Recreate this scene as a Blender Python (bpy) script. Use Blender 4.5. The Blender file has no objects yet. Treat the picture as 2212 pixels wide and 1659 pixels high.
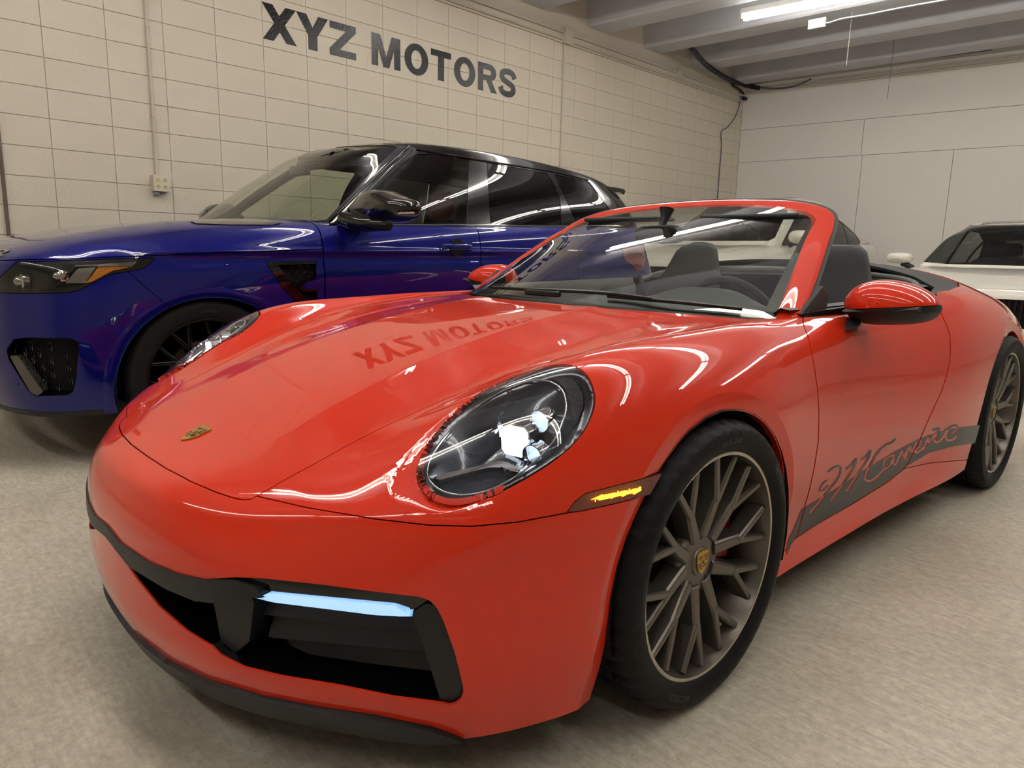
import bpy, bmesh, math, random
import numpy as np
from mathutils import Vector, Matrix
random.seed(7)
SC = bpy.context.scene
COL = SC.collection

# ------------------------------------------------------------------ camera
W_, H_ = 2212, 1659
CF = 1533.5
CC = np.array([1.6787, -1.3866, 1.0321])
YAW, PIT, ROL = 0.8116, 0.1828, 0.0229
FWD = np.array([-math.sin(YAW)*math.cos(PIT), math.cos(YAW)*math.cos(PIT), -math.sin(PIT)])
_rt = np.array([math.cos(YAW), math.sin(YAW), 0.0]); _up = np.cross(_rt, FWD)
RGT = math.cos(ROL)*_rt + math.sin(ROL)*_up
UPV = -math.sin(ROL)*_rt + math.cos(ROL)*_up
cd = bpy.data.cameras.new('camera'); cam = bpy.data.objects.new('camera', cd); COL.objects.link(cam)
cd.sensor_fit = 'HORIZONTAL'; cd.sensor_width = 36.0; cd.lens = CF/W_*36.0
cd.clip_start = 0.02; cd.clip_end = 100
cam.matrix_world = Matrix(((RGT[0], UPV[0], -FWD[0], CC[0]), (RGT[1], UPV[1], -FWD[1], CC[1]),
                           (RGT[2], UPV[2], -FWD[2], CC[2]), (0, 0, 0, 1)))
SC.camera = cam

# ------------------------------------------------------------------ world, exposure
wd = bpy.data.worlds.new('world'); SC.world = wd; wd.use_nodes = True
wd.node_tree.nodes['Background'].inputs[0].default_value = (0.9, 0.85, 0.78, 1)
wd.node_tree.nodes['Background'].inputs[1].default_value = 0.02
SC.view_settings.view_transform = 'Standard'
SC.view_settings.look = 'None'
SC.view_settings.gamma = 1.0
SC.view_settings.use_curve_mapping = False
SC.view_settings.exposure = EXPOSURE = 0.2
TUBE_STRENGTH = 22.0

# ------------------------------------------------------------------ pixel helpers (photo frame 2212x1659)
def proj(P):
    d = np.atleast_2d(np.asarray(P, float)) - CC
    z = d @ FWD
    return np.stack([W_/2 + CF*(d @ RGT)/z, H_/2 - CF*(d @ UPV)/z], 1)
def ray(u, v):
    d = FWD + RGT*(u - W_/2)/CF - UPV*(v - H_/2)/CF
    return d/np.linalg.norm(d)
def onplane(u, v, n, d):
    r = ray(u, v); n = np.array(n, float); return CC + r*((d - CC @ n)/(r @ n))
def atx(u, v, x): return onplane(u, v, (1, 0, 0), x)
def aty(u, v, y): return onplane(u, v, (0, 1, 0), y)
def atz(u, v, z): return onplane(u, v, (0, 0, 1), z)

# ------------------------------------------------------------------ materials
MATS = {}
def srgb(r, g, b):
    f = lambda c: c/12.92 if c <= 0.04045 else ((c+0.055)/1.055)**2.4
    return (f(r/255), f(g/255), f(b/255), 1)
def mat(name, col, rough=0.5, metal=0.0, coat=0.0, spec=0.5, emit=None, es=0.0, trans=0.0, ior=1.45,
        noise=None, bump=None, coat_rough=0.03, alpha=1.0):
    """noise=(scale, amount) colour variation; bump=(scale, strength) fine relief"""
    if name in MATS: return MATS[name]
    m = bpy.data.materials.new(name); m.use_nodes = True
    nt = m.node_tree; b = nt.nodes['Principled BSDF']
    b.inputs['Base Color'].default_value = col
    b.inputs['Roughness'].default_value = rough
    b.inputs['Metallic'].default_value = metal
    b.inputs['Coat Weight'].default_value = coat
    b.inputs['Coat Roughness'].default_value = coat_rough
    b.inputs['Specular IOR Level'].default_value = spec
    b.inputs['Transmission Weight'].default_value = trans
    b.inputs['IOR'].default_value = ior
    b.inputs['Alpha'].default_value = alpha
    if emit:
        b.inputs['Emission Color'].default_value = emit; b.inputs['Emission Strength'].default_value = es
    if noise or bump:
        tc = nt.nodes.new('ShaderNodeTexCoord')
    if noise:
        n = nt.nodes.new('ShaderNodeTexNoise'); n.inputs['Scale'].default_value = noise[0]; n.inputs['Detail'].default_value = 6
        nt.links.new(tc.outputs['Object'], n.inputs['Vector'])
        mx = nt.nodes.new('ShaderNodeMix'); mx.data_type = 'RGBA'
        a = noise[1]
        mx.inputs[6].default_value = (col[0]*(1-a), col[1]*(1-a), col[2]*(1-a), 1)
        mx.inputs[7].default_value = (min(1, col[0]*(1+a)), min(1, col[1]*(1+a)), min(1, col[2]*(1+a)), 1)
        nt.links.new(n.outputs['Fac'], mx.inputs[0]); nt.links.new(mx.outputs[2], b.inputs['Base Color'])
    if bump:
        n2 = nt.nodes.new('ShaderNodeTexNoise'); n2.inputs['Scale'].default_value = bump[0]; n2.inputs['Detail'].default_value = 4
        nt.links.new(tc.outputs['Object'], n2.inputs['Vector'])
        bp = nt.nodes.new('ShaderNodeBump'); bp.inputs['Strength'].default_value = bump[1]; bp.inputs['Distance'].default_value = 0.01
        nt.links.new(n2.outputs['Fac'], bp.inputs['Height']); nt.links.new(bp.outputs['Normal'], b.inputs['Normal'])
    MATS[name] = m
    return m
def glass_mat(name, tint, refl_rough=0.0, ior=1.5):
    """thin tinted pane: transparent with a fresnel reflection"""
    if name in MATS: return MATS[name]
    m = bpy.data.materials.new(name); m.use_nodes = True; nt = m.node_tree
    for n in list(nt.nodes): nt.nodes.remove(n)
    o = nt.nodes.new('ShaderNodeOutputMaterial'); mx = nt.nodes.new('ShaderNodeMixShader')
    t = nt.nodes.new('ShaderNodeBsdfTransparent'); g = nt.nodes.new('ShaderNodeBsdfGlossy')
    fr = nt.nodes.new('ShaderNodeFresnel'); fr.inputs['IOR'].default_value = ior
    t.inputs['Color'].default_value = tint; g.inputs['Roughness'].default_value = refl_rough
    g.inputs['Color'].default_value = (1, 1, 1, 1)
    geo = nt.nodes.new('ShaderNodeNewGeometry')
    # keep the outside index for both faces of the thin pane
    mth = nt.nodes.new('ShaderNodeMapRange')
    mth.inputs['From Min'].default_value = 0; mth.inputs['From Max'].default_value = 1
    mth.inputs['To Min'].default_value = ior; mth.inputs['To Max'].default_value = 1.0/ior
    nt.links.new(geo.outputs['Backfacing'], mth.inputs['Value']); nt.links.new(mth.outputs['Result'], fr.inputs['IOR'])
    nt.links.new(fr.outputs['Fac'], mx.inputs[0]); nt.links.new(t.outputs[0], mx.inputs[1]); nt.links.new(g.outputs[0], mx.inputs[2])
    nt.links.new(mx.outputs[0], o.inputs['Surface'])
    MATS[name] = m
    return m

# ------------------------------------------------------------------ object helpers
def link(o, parent=None):
    COL.objects.link(o)
    if parent is not None: o.parent = parent
    return o
def props(o, label=None, cat=None, group=None, kind=None):
    if label: o['label'] = label
    if cat: o['category'] = cat
    if group: o['group'] = group
    if kind: o['kind'] = kind
    return o
def thing(name, label, cat, loc=(0, 0, 0), rotz=0.0, group=None):
    o = bpy.data.objects.new(name, None); o.location = loc; o.rotation_euler = (0, 0, rotz); o.empty_display_size = 0.1
    link(o); return props(o, label, cat, group)
def mesh(name, V, F, m, parent=None, smooth=False, normals=None):
    me = bpy.data.meshes.new(name)
    me.from_pydata([tuple(map(float, v)) for v in V], [], [tuple(int(i) for i in f) for f in F])
    if smooth:
        me.polygons.foreach_set('use_smooth', np.ones(len(me.polygons), bool))
    ms = m if isinstance(m, (list, tuple)) else [m]
    for k in ms: me.materials.append(k)
    me.update()
    if normals is not None:
        me.normals_split_custom_set_from_vertices([tuple(map(float, n)) for n in normals])
    o = bpy.data.objects.new(name, me)
    return link(o, parent)
def smooth_by_angle(o, ang=40):
    me = o.data; bm = bmesh.new(); bm.from_mesh(me)
    for f in bm.faces: f.smooth = True
    c = math.radians(ang)
    for e in bm.edges:
        e.smooth = not (len(e.link_faces) == 2 and e.calc_face_angle(0) > c)
    bm.to_mesh(me); bm.free(); return o
class MB:
    """collects shapes, builds ONE mesh object"""
    def __init__(s): s.V = []; s.F = []; s.mi = []
    def add(s, V, F, mi=0):
        n = len(s.V); s.V += [tuple(map(float, v)) for v in V]
        s.F += [tuple(int(i)+n for i in f) for f in F]; s.mi += [mi]*len(F); return s
    def box(s, lo, hi, mi=0, M=None):
        x0, y0, z0 = lo; x1, y1, z1 = hi
        V = [(x0,y0,z0),(x1,y0,z0),(x1,y1,z0),(x0,y1,z0),(x0,y0,z1),(x1,y0,z1),(x1,y1,z1),(x0,y1,z1)]
        if M is not None: V = [tuple(M @ Vector(v)) for v in V]
        return s.add(V, [(0,3,2,1),(4,5,6,7),(0,1,5,4),(1,2,6,5),(2,3,7,6),(3,0,4,7)], mi)
    def tube(s, pts, r, n=8, mi=0, caps=True):
        pts = [np.array(p, float) for p in pts]; k = len(pts)
        rs = r if isinstance(r, (list, tuple)) else [r]*k
        V = []; prev = None
        for i, p in enumerate(pts):
            t = pts[min(i+1, k-1)] - pts[max(i-1, 0)]; t /= (np.linalg.norm(t)+1e-12)
            if prev is None:
                a = np.array([0, 0, 1.0]) if abs(t[2]) < 0.9 else np.array([1.0, 0, 0])
            else: a = prev
            b = a - t*(a @ t); b /= np.linalg.norm(b); c = np.cross(t, b); prev = b
            for q in range(n):
                an = 2*math.pi*q/n
                V.append(p + rs[i]*(math.cos(an)*b + math.sin(an)*c))
        F = []
        for i in range(k-1):
            for q in range(n):
                F.append((i*n+q, i*n+(q+1) % n, (i+1)*n+(q+1) % n, (i+1)*n+q))
        if caps:
            F.append(tuple(range(n-1, -1, -1))); F.append(tuple((k-1)*n+q for q in range(n)))
        return s.add(V, F, mi)
    def grid(s, G, mi=0, flip=False, close_u=False, close_v=False):
        a = len(G); b = len(G[0]); V = [p for r in G for p in r]; F = []
        for i in range(a if close_u else a-1):
            for j in range(b if close_v else b-1):
                q = (i*b+j, i*b+(j+1) % b, ((i+1) % a)*b+(j+1) % b, ((i+1) % a)*b+j)
                F.append(q[::-1] if flip else q)
        return s.add(V, F, mi)
    def prism(s, poly, h0, h1, M=None, mi=0):
        """extrude 2-D polygon (x,y) from z=h0 to h1, optional matrix"""
        n = len(poly)
        V = [(x, y, h0) for x, y in poly] + [(x, y, h1) for x, y in poly]
        if M is not None: V = [tuple(M @ Vector(v)) for v in V]
        F = [tuple(range(n-1, -1, -1)), tuple(range(n, 2*n))] + [(i, (i+1) % n, n+(i+1) % n, n+i) for i in range(n)]
        return s.add(V, F, mi)
    def lathe(s, prof, n=48, axis='x', c=(0, 0, 0), mi=0, close=False, a0=0, a1=2*math.pi):
        """prof: list (r, h) along the axis"""
        G = []
        full = abs(a1-a0-2*math.pi) < 1e-6
        for q in range(n if full else n+1):
            an = a0+(a1-a0)*q/n; row = []
            for r, h in prof:
                if axis == 'x': row.append((c[0]+h, c[1]+r*math.cos(an), c[2]+r*math.sin(an)))
                elif axis == 'y': row.append((c[0]+r*math.cos(an), c[1]+h, c[2]+r*math.sin(an)))
                else: row.append((c[0]+r*math.cos(an), c[1]+r*math.sin(an), c[2]+h))
            G.append(row)
        return s.grid(G, mi, close_u=full, close_v=close)
    def build(s, name, m, parent=None, smooth=None, bevel=0, seg=2, recalc=True):
        o = mesh(name, s.V, s.F, m, parent)
        if len(set(s.mi)) > 1: o.data.polygons.foreach_set('material_index', s.mi)
        if recalc:
            bm = bmesh.new(); bm.from_mesh(o.data); bmesh.ops.recalc_face_normals(bm, faces=bm.faces); bm.to_mesh(o.data); bm.free()
        if bevel:
            md = o.modifiers.new('bevel', 'BEVEL'); md.width = bevel; md.segments = seg; md.limit_method = 'ANGLE'
        if smooth is not None: smooth_by_angle(o, smooth)
        return o
def catmull(pts, n=8, closed=False):
    P = np.array(pts, float); k = len(P); out = []
    rng = range(k) if closed else range(k-1)
    for i in rng:
        p1, p2 = P[i], P[(i+1) % k]
        p0 = P[(i-1) % k] if (closed or i > 0) else 2*p1-p2
        p3 = P[(i+2) % k] if (closed or i+2 < k) else 2*p2-p1
        # centripetal
        d1 = max(np.linalg.norm(p1-p0)**.5, 1e-6); d2 = max(np.linalg.norm(p2-p1)**.5, 1e-6); d3 = max(np.linalg.norm(p3-p2)**.5, 1e-6)
        m1 = (p2-p1) + d2*((p1-p0)/d1 - (p2-p0)/(d1+d2)); m2 = (p2-p1) + d2*((p3-p2)/d3 - (p3-p1)/(d2+d3))
        for q in range(n):
            t = q/n; out.append((2*t**3-3*t*t+1)*p1 + (t**3-2*t*t+t)*m1 + (-2*t**3+3*t*t)*p2 + (t**3-t*t)*m2)
    if not closed: out.append(P[-1])
    return np.array(out)
def copy_tree(o, parent=None):
    c = o.copy(); COL.objects.link(c)
    if parent is not None: c.parent = parent
    for ch in o.children:
        copy_tree(ch, c)
    return c

# ------------------------------------------------------------------ smooth body surfaces (subdivision cage, then cut along seams)
def grid_cage(TOP,FRONT,SIDE,REAR):
    V=[];ix={};F=[]
    def vid(c):
        k=tuple(np.round(c,5))
        if k not in ix: ix[k]=len(V);V.append(c)
        return ix[k]
    def quadgrid(G,flip):
        for a in range(len(G)-1):
            for b in range(len(G[0])-1):
                q=[vid(G[a][b]),vid(G[a][b+1]),vid(G[a+1][b+1]),vid(G[a+1][b])]
                F.append(q[::-1] if flip else q)
    T=TOP
    Fr=[[T[0][i]]+list(FRONT[i]) for i in range(6)]
    S=[[T[0][5]]+list(FRONT[5])]+[[T[j][5]]+list(SIDE[j-1]) for j in range(1,len(T))]
    Re=[[T[-1][i]]+list(REAR[i]) for i in range(5)]+[[T[-1][5]]+list(SIDE[-1])]
    quadgrid(T,False)            # rows y, cols x -> normal up: (x,y) order
    quadgrid(Fr,False); quadgrid(S,False); quadgrid(Re,True)
    V=np.array(V,float);F=np.array(F)
    # mirror
    n=len(V);on=np.abs(V[:,0])<1e-9
    mp=np.arange(n);mp[~on]=n+np.arange((~on).sum())
    V2=np.concatenate([V,V[~on]*[-1,1,1]])
    F2=np.concatenate([F,mp[F][:,::-1]])
    return V2,F2
def cc(V,F):
    nV=len(V);nF=len(F)
    fp=V[F].mean(1)
    e=np.stack([F,np.roll(F,-1,1)],2).reshape(-1,2)
    es=np.sort(e,1)
    key=es[:,0].astype(np.int64)*nV+es[:,1]
    uk,inv=np.unique(key,return_inverse=True)
    E=np.stack([uk//nV,uk%nV],1);nE=len(E)
    fi=np.repeat(np.arange(nF),4)
    cnt=np.bincount(inv,minlength=nE)
    fs=np.zeros((nE,3));np.add.at(fs,inv,fp[fi])
    mid=V[E].mean(1)
    bd=cnt==1
    ep=np.where(bd[:,None],mid,(V[E].sum(1)+fs)/4)
    # vertices
    val=np.bincount(E.ravel(),minlength=nV).astype(float)
    Rm=np.zeros((nV,3));np.add.at(Rm,E[:,0],mid);np.add.at(Rm,E[:,1],mid);Rm/=val[:,None]
    Q=np.zeros((nV,3));np.add.at(Q,F.ravel(),fp[fi]);nf=np.bincount(F.ravel(),minlength=nV).astype(float);Q/=nf[:,None]
    n=val[:,None]
    vp=(Q+2*Rm+(n-3)*V)/n
    be=E[bd]
    isb=np.zeros(nV,bool);isb[be.ravel()]=True
    bs=np.zeros((nV,3));np.add.at(bs,be[:,0],V[be[:,1]]);np.add.at(bs,be[:,1],V[be[:,0]])
    vp[isb]=(6*V[isb]+bs[isb])/8
    # valence-2 corner: keep
    cor=isb&(val==2); vp[cor]=V[cor]
    NV=np.concatenate([vp,fp,ep])
    ei=(nV+nF+inv).reshape(nF,4)
    fI=nV+np.arange(nF)
    NF=np.stack([np.stack([F[:,k],ei[:,k],fI,ei[:,(k-1)%4]],1) for k in range(4)],1).reshape(-1,4)
    return NV,NF
def interp(V,F,it=12,lv=2):
    T=V.copy();P=V.copy();n=len(V)
    for _ in range(it):
        A,B=P,F
        for _ in range(lv): A,B=cc(A,B)
        P=P+(T-A[:n])
    return P
class Surf:
    """triangle mesh with normals that can be cut along g=0"""
    def __init__(s, V, T, N, U=None): s.V, s.T, s.N, s.U = V, T, N, U
    def cut(s, g, mask=None):
        """split triangles along g=0; g per vertex; mask per triangle"""
        V, T, N = s.V, s.T, s.N
        g = np.where(np.abs(g) < 1e-7, 1e-7, g); sg = g > 0
        st = sg[T]; cnt = st.sum(1); cr = (cnt == 1) | (cnt == 2)
        if mask is not None: cr &= mask
        if not cr.any(): return np.arange(len(T))
        C = T[cr]; sc = st[cr]; one = cnt[cr] == 1
        odd = np.where(one, np.argmax(sc, 1), np.argmax(~sc, 1))
        r = np.arange(len(C))
        a = C[r, odd]; b = C[r, (odd+1) % 3]; c = C[r, (odd+2) % 3]
        nV = len(V)
        def key(i, j): return np.minimum(i, j).astype(np.int64)*nV + np.maximum(i, j)
        k = np.concatenate([key(a, b), key(a, c)]); uk, inv = np.unique(k, return_inverse=True)
        i, j = uk//nV, uk % nV; t = (g[i]/(g[i]-g[j]))[:, None]
        nv = V[i]*(1-t)+V[j]*t; nn = N[i]*(1-t)+N[j]*t; nn /= np.linalg.norm(nn, axis=1)[:, None]+1e-12
        ab = nV+inv[:len(C)]; ac = nV+inv[len(C):]
        s.V = np.concatenate([V, nv]); s.N = np.concatenate([N, nn])
        if s.U is not None: s.U = np.concatenate([s.U, s.U[i]*(1-t)+s.U[j]*t])
        keep = np.where(~cr)[0]; src = np.where(cr)[0]
        s.T = np.concatenate([T[keep], np.stack([a, ab, ac], 1), np.stack([ab, b, c], 1), np.stack([ab, c, ac], 1)])
        return np.concatenate([keep, src, src, src])
    def cen(s): return (s.V if s.U is None else s.U)[s.T].mean(1)
    def src(s): return s.V if s.U is None else s.U      # positions before small displacements
def poly_sd(q, poly, closed=True):
    """signed distance of points to a 2-D polygon (inside < 0) or open polyline (left side < 0)"""
    q = np.asarray(q, float); poly = np.asarray(poly, float)
    A = poly if closed else poly[:-1]; B = np.roll(poly, -1, 0) if closed else poly[1:]
    best = np.full(len(q), 1e18); side = np.zeros(len(q)); ins = np.zeros(len(q), bool)
    for a, b in zip(A, B):
        d = b-a; L = d @ d + 1e-12
        t = np.clip(((q-a) @ d)/L, 0, 1); e = q-a-t[:, None]*d; D = (e*e).sum(1)
        if closed:
            c = ((a[1] > q[:, 1]) != (b[1] > q[:, 1]))
            with np.errstate(divide='ignore', invalid='ignore'):
                xi = (b[0]-a[0])*(q[:, 1]-a[1])/(b[1]-a[1]+1e-15)+a[0]
            ins ^= c & (q[:, 0] < xi); best = np.minimum(best, D)
        else:
            w = (d[0]*(q[:, 1]-a[1])-d[1]*(q[:, 0]-a[0]))/math.sqrt(L)
            # at equal distance (shared end point) the more perpendicular segment wins
            up = (D < best-1e-9) | ((D < best+1e-9) & (np.abs(w) > np.abs(side)))
            best = np.where(up, D, best); side = np.where(up, w, side)
    r = np.sqrt(best)
    if closed: return np.where(ins, -r, r)
    return np.where(side > 0, r, -r)
def make_surf(cage, level=4, fair=5):
    V, F = cage
    P = interp(V, F, it=fair); A, B = P, F
    for _ in range(level): A, B = cc(A, B)
    half = A[B][:, :, 0].mean(1) > 0
    B = B[half]
    # vertex normals from the half plus mirror: at x=0 drop the x component
    fn = np.cross(A[B[:, 2]]-A[B[:, 0]], A[B[:, 3]]-A[B[:, 1]])
    N = np.zeros_like(A)
    for k in range(4): np.add.at(N, B[:, k], fn)
    N[np.abs(A[:, 0]) < 1e-6, 0] = 0
    N /= np.linalg.norm(N, axis=1)[:, None]+1e-12
    u, inv = np.unique(B, return_inverse=True); inv = inv.reshape(B.shape)
    V = A[u]; N = N[u]; V[np.abs(V[:, 0]) < 1e-6, 0] = 0
    T = np.concatenate([inv[:, [0, 1, 2]], inv[:, [0, 2, 3]]])
    return Surf(V, T, N)
def panel(name, s, sel, m, parent, mirror=False, both=False, rim=0.012, M=None):
    """make an object from the selected triangles; both=True welds the mirrored half on at x=0"""
    T = s.T[sel]; u, inv = np.unique(T, return_inverse=True); T = inv.reshape(T.shape)
    V = s.V[u].copy(); N = s.N[u].copy()
    if both:
        on = np.abs(V[:, 0]) < 1e-6; n = len(V)
        mp = np.arange(n); mp[~on] = n+np.arange((~on).sum())
        V = np.concatenate([V, V[~on]*[-1, 1, 1]]); N = np.concatenate([N, N[~on]*[-1, 1, 1]])
        T = np.concatenate([T, mp[T][:, ::-1]])
    elif mirror:
        V = V*[-1, 1, 1]; N = N*[-1, 1, 1]; T = T[:, ::-1]
    if rim:
        nV = len(V); e = np.concatenate([T[:, [0, 1]], T[:, [1, 2]], T[:, [2, 0]]])
        k = np.minimum(e[:, 0], e[:, 1]).astype(np.int64)*nV+np.maximum(e[:, 0], e[:, 1])
        _, first, cn = np.unique(k, return_index=True, return_counts=True)
        be = e[first[cn == 1]]
        if len(be):
            bu, bi = np.unique(be, return_inverse=True); bi = bi.reshape(be.shape)
            # rim verts: duplicates with sideways normals so the edge stays crisp
            V2 = np.concatenate([V[bu], V[bu]-rim*N[bu]])
            ev = V[be[:, 1]]-V[be[:, 0]]; fnm = np.cross(ev, N[be[:, 0]]); N2 = np.zeros((len(bu), 3))
            np.add.at(N2, bi[:, 0], fnm); np.add.at(N2, bi[:, 1], fnm); N2 /= np.linalg.norm(N2, axis=1)[:, None]+1e-12
            a, b = nV+bi[:, 0], nV+bi[:, 1]; k = len(bu)
            V = np.concatenate([V, V2]); N = np.concatenate([N, N2, N2])
            T = np.concatenate([T, np.stack([b, a, a+k], 1), np.stack([b, a+k, b+k], 1)])
    return mesh(name, V, T, m, parent, smooth=True, normals=N)

# ================================================================== ROOM
WA = -0.02995                                            # heading of the block wall
WE = np.array([math.sin(WA), math.cos(WA), 0]); WN = np.array([math.cos(WA), -math.sin(WA), 0])
WO = np.array([-4.42903, -0.16581, 2.50020])             # a joint crossing on the wall
WD = WN @ WO
def wall_st(u, v):
    X = onplane(u, v, WN, WD); return float((X-WO) @ WE), float(X[2])
def wall_pt(s, z, d=0.0):
    p = WO + WE*s + WN*d; return np.array([p[0], p[1], z])
CORNER = onplane(1606, 203, WN, WD)
BA = math.radians(8.0); BE = np.array([math.cos(BA), math.sin(BA), 0]); BN = np.array([math.sin(BA), -math.cos(BA), 0])
def back_pt(s, z, d=0.0):
    p = CORNER + BE*s + BN*d; return np.array([p[0], p[1], z])
def back_sz(u, v):
    X = onplane(u, v, BN, BN @ CORNER); return float((X-CORNER) @ BE), float(X[2])
XR, YF = 8.5, -7.5                                       # far right wall, wall behind the camera
ZS = 4.23                                                # slab underside

# materials of the room
def concrete_floor():
    m = bpy.data.materials.new('floor_concrete'); m.use_nodes = True; nt = m.node_tree; b = nt.nodes['Principled BSDF']
    N = nt.nodes.new; L = nt.links.new
    tc = N('ShaderNodeTexCoord')
    def noise(sc, det, rough=.6, dist=0, w=None):
        n = N('ShaderNodeTexNoise'); n.inputs['Scale'].default_value = sc; n.inputs['Detail'].default_value = det
        n.inputs['Roughness'].default_value = rough; n.inputs['Distortion'].default_value = dist
        if w is None: L(tc.outputs['Object'], n.inputs['Vector'])
        else:
            mp = N('ShaderNodeMapping'); mp.inputs['Scale'].default_value = w[0]; mp.inputs['Rotation'].default_value = w[1]
            L(tc.outputs['Object'], mp.inputs['Vector']); L(mp.outputs[0], n.inputs['Vector'])
        return n
    def ramp(src, p0, p1, c0, c1):
        r = N('ShaderNodeValToRGB'); r.color_ramp.elements[0].position = p0; r.color_ramp.elements[1].position = p1
        r.color_ramp.elements[0].color = c0; r.color_ramp.elements[1].color = c1; L(src, r.inputs[0]); return r
    def mix(fac, a, b2, mode='MIX'):
        x = N('ShaderNodeMix'); x.data_type = 'RGBA'; x.blend_type = mode
        if isinstance(fac, float): x.inputs[0].default_value = fac
        else: L(fac, x.inputs[0])
        for i, s in ((6, a), (7, b2)):
            if isinstance(s, tuple): x.inputs[i].default_value = s
            else: L(s, x.inputs[i])
        return x.outputs[2]
    base = ramp(noise(1.1, 8, .62, .4).outputs['Fac'], .3, .7, srgb(192, 183, 166), srgb(226, 219, 204)).outputs[0]
    fine = ramp(noise(38, 6, .75).outputs['Fac'], .32, .68, (.72, .72, .72, 1), (1.12, 1.12, 1.1, 1)).outputs[0]
    c = mix(1.0, base, fine, 'MULTIPLY')
    # brushed scuffs
    sc = ramp(noise(9, 7, .7, .2, ((1, 9, 1), (0, 0, .7))).outputs['Fac'], .36, .62, (.80, .79, .77, 1), (1.06, 1.06, 1.06, 1)).outputs[0]
    c = mix(.75, c, sc, 'MULTIPLY')
    # dark pits
    pit = ramp(noise(150, 2, .5).outputs['Fac'], .70, .76, (0, 0, 0, 1), (1, 1, 1, 1)).outputs[0]
    c = mix(pit, c, srgb(96, 84, 68))
    # rusty brown stains with their own shape
    st = ramp(noise(2.6, 9, .68, .6).outputs['Fac'], .63, .74, (0, 0, 0, 1), (.6, .6, .6, 1)).outputs[0]
    c = mix(st, c, srgb(140, 112, 72))
    st2 = ramp(noise(.55, 6, .6).outputs['Fac'], .56, .70, (0, 0, 0, 1), (.45, .45, .45, 1)).outputs[0]
    c = mix(st2, c, srgb(128, 117, 103))
    L(c, b.inputs['Base Color'])
    rr = ramp(noise(4, 6).outputs['Fac'], .3, .7, (.38, .38, .38, 1), (.62, .62, .62, 1)).outputs[0]
    L(rr, b.inputs['Roughness']); b.inputs['Specular IOR Level'].default_value = .45
    bp = N('ShaderNodeBump'); bp.inputs['Strength'].default_value = .25; bp.inputs['Distance'].default_value = .004
    L(noise(60, 8, .7).outputs['Fac'], bp.inputs['Height']); L(bp.outputs[0], b.inputs['Normal'])
    return m
M_FLOOR = concrete_floor()
M_BLOCK = mat('painted_block', srgb(226, 217, 200), .62, noise=(2.2, .035), bump=(55, .22))
M_WALL = mat('painted_wall', srgb(216, 207, 192), .6, noise=(1.5, .03), bump=(40, .06))
M_PANEL = mat('painted_board', srgb(232, 228, 222), .55, noise=(1.2, .03), bump=(30, .04))
M_JOINT = mat('panel_gap', srgb(118, 110, 98), .8)
M_CEIL = mat('ceiling_concrete', srgb(206, 208, 214), .75, noise=(3.0, .14), bump=(25, .15))
M_COND = mat('painted_conduit', srgb(208, 200, 186), .45)
M_CABLE = mat('black_cable', srgb(30, 34, 42), .5)
M_WIRE = mat('grey_wire', srgb(96, 100, 112), .5)
M_STEEL = mat('galvanised_steel', srgb(170, 172, 176), .4, .8)

def quad_struct(name, P, m, kind='structure'):
    o = mesh(name, P, [(0, 1, 2, 3)], m); return props(o, kind=kind)
sB = (XR-CORNER[0])/BE[0]
backR = back_pt(sB, 0)
cornL = wall_pt((YF-WO[1])/WE[1], 0)
# floor with thickness
fp = [(cornL[0]-.3, YF-.3), (XR+.3, YF-.3), (XR+.3, backR[1]+.3), (CORNER[0]-.3, CORNER[1]+.3)]
b = MB(); b.prism(fp, -.12, 0.0); fl = b.build('floor', M_FLOOR); props(fl, kind='structure')

# --- left block wall: recessed mortar plane + one object per block
wl = MB()
a0, a1 = wall_pt((YF-WO[1])/WE[1], 0, -.004), wall_pt(float((CORNER-WO) @ WE), 0, -.004)
n3 = WN*-.2
wl.add([a0, a1, a1+n3, a0+n3]+[p+np.array([0, 0, ZS]) for p in (a0, a1, a1+n3, a0+n3)],
       [(0,1,5,4),(1,2,6,5),(2,3,7,6),(3,0,4,7),(4,5,6,7)])
wl = wl.build('wall_left', mat('mortar_paint', srgb(196, 186, 168), .7, bump=(60, .2))); props(wl, kind='structure')
BW, BH, JG = .4064, .2032, .0034
def block_mesh():
    # local: x along wall, y out of wall, z up; rounded arris
    w, h, t, c = BW/2-JG/2, BH/2-JG/2, .004, .0022
    V = []
    for yy, k in ((-.03, 0), (t-c, 0), (t, c)):
        V += [(-w+k, yy, -h+k), (w-k, yy, -h+k), (w-k, yy, h-k), (-w+k, yy, h-k)]
    F = [(8, 9, 10, 11)]
    for r in (0, 4):
        for i in range(4): F.append((r+i, r+(i+1) % 4, r+4+(i+1) % 4, r+4+i))
    me = bpy.data.meshes.new('block'); me.from_pydata(V, [], F); me.materials.append(M_BLOCK); me.update(); return me
BM_ = block_mesh()
RW = Matrix((( WE[0], WN[0], 0, 0), (WE[1], WN[1], 0, 0), (0, 0, 1, 0), (0, 0, 0, 1)))
cells = []
smax = float((CORNER-WO) @ WE)
for r in range(-5, 13):
    for c in range(-18, 25):
        s0, s1 = c*BW, (c+1)*BW
        if s0 > smax-.02: continue
        zc = WO[2]-(r+.5)*BH
        if zc-BH/2 < -.01: continue
        p = wall_pt(min((s0+s1)/2, smax-.2), zc); q = proj([p])[0]; dep = (p-CC) @ FWD
        vis = dep > .5 and -60 < q[0] < 1640 and -60 < q[1] < 560
        # hidden behind the blue car
        if vis and 0 < q[0] < 430 and q[1] > 520: vis = False
        if vis and 700 < q[0] < 1300 and q[1] > 420: vis = False
        cells.append((0 if vis else 1, dep, s0, min(s1, smax-.005), zc))
cells.sort()
nblk = 0; rest = MB()
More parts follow.
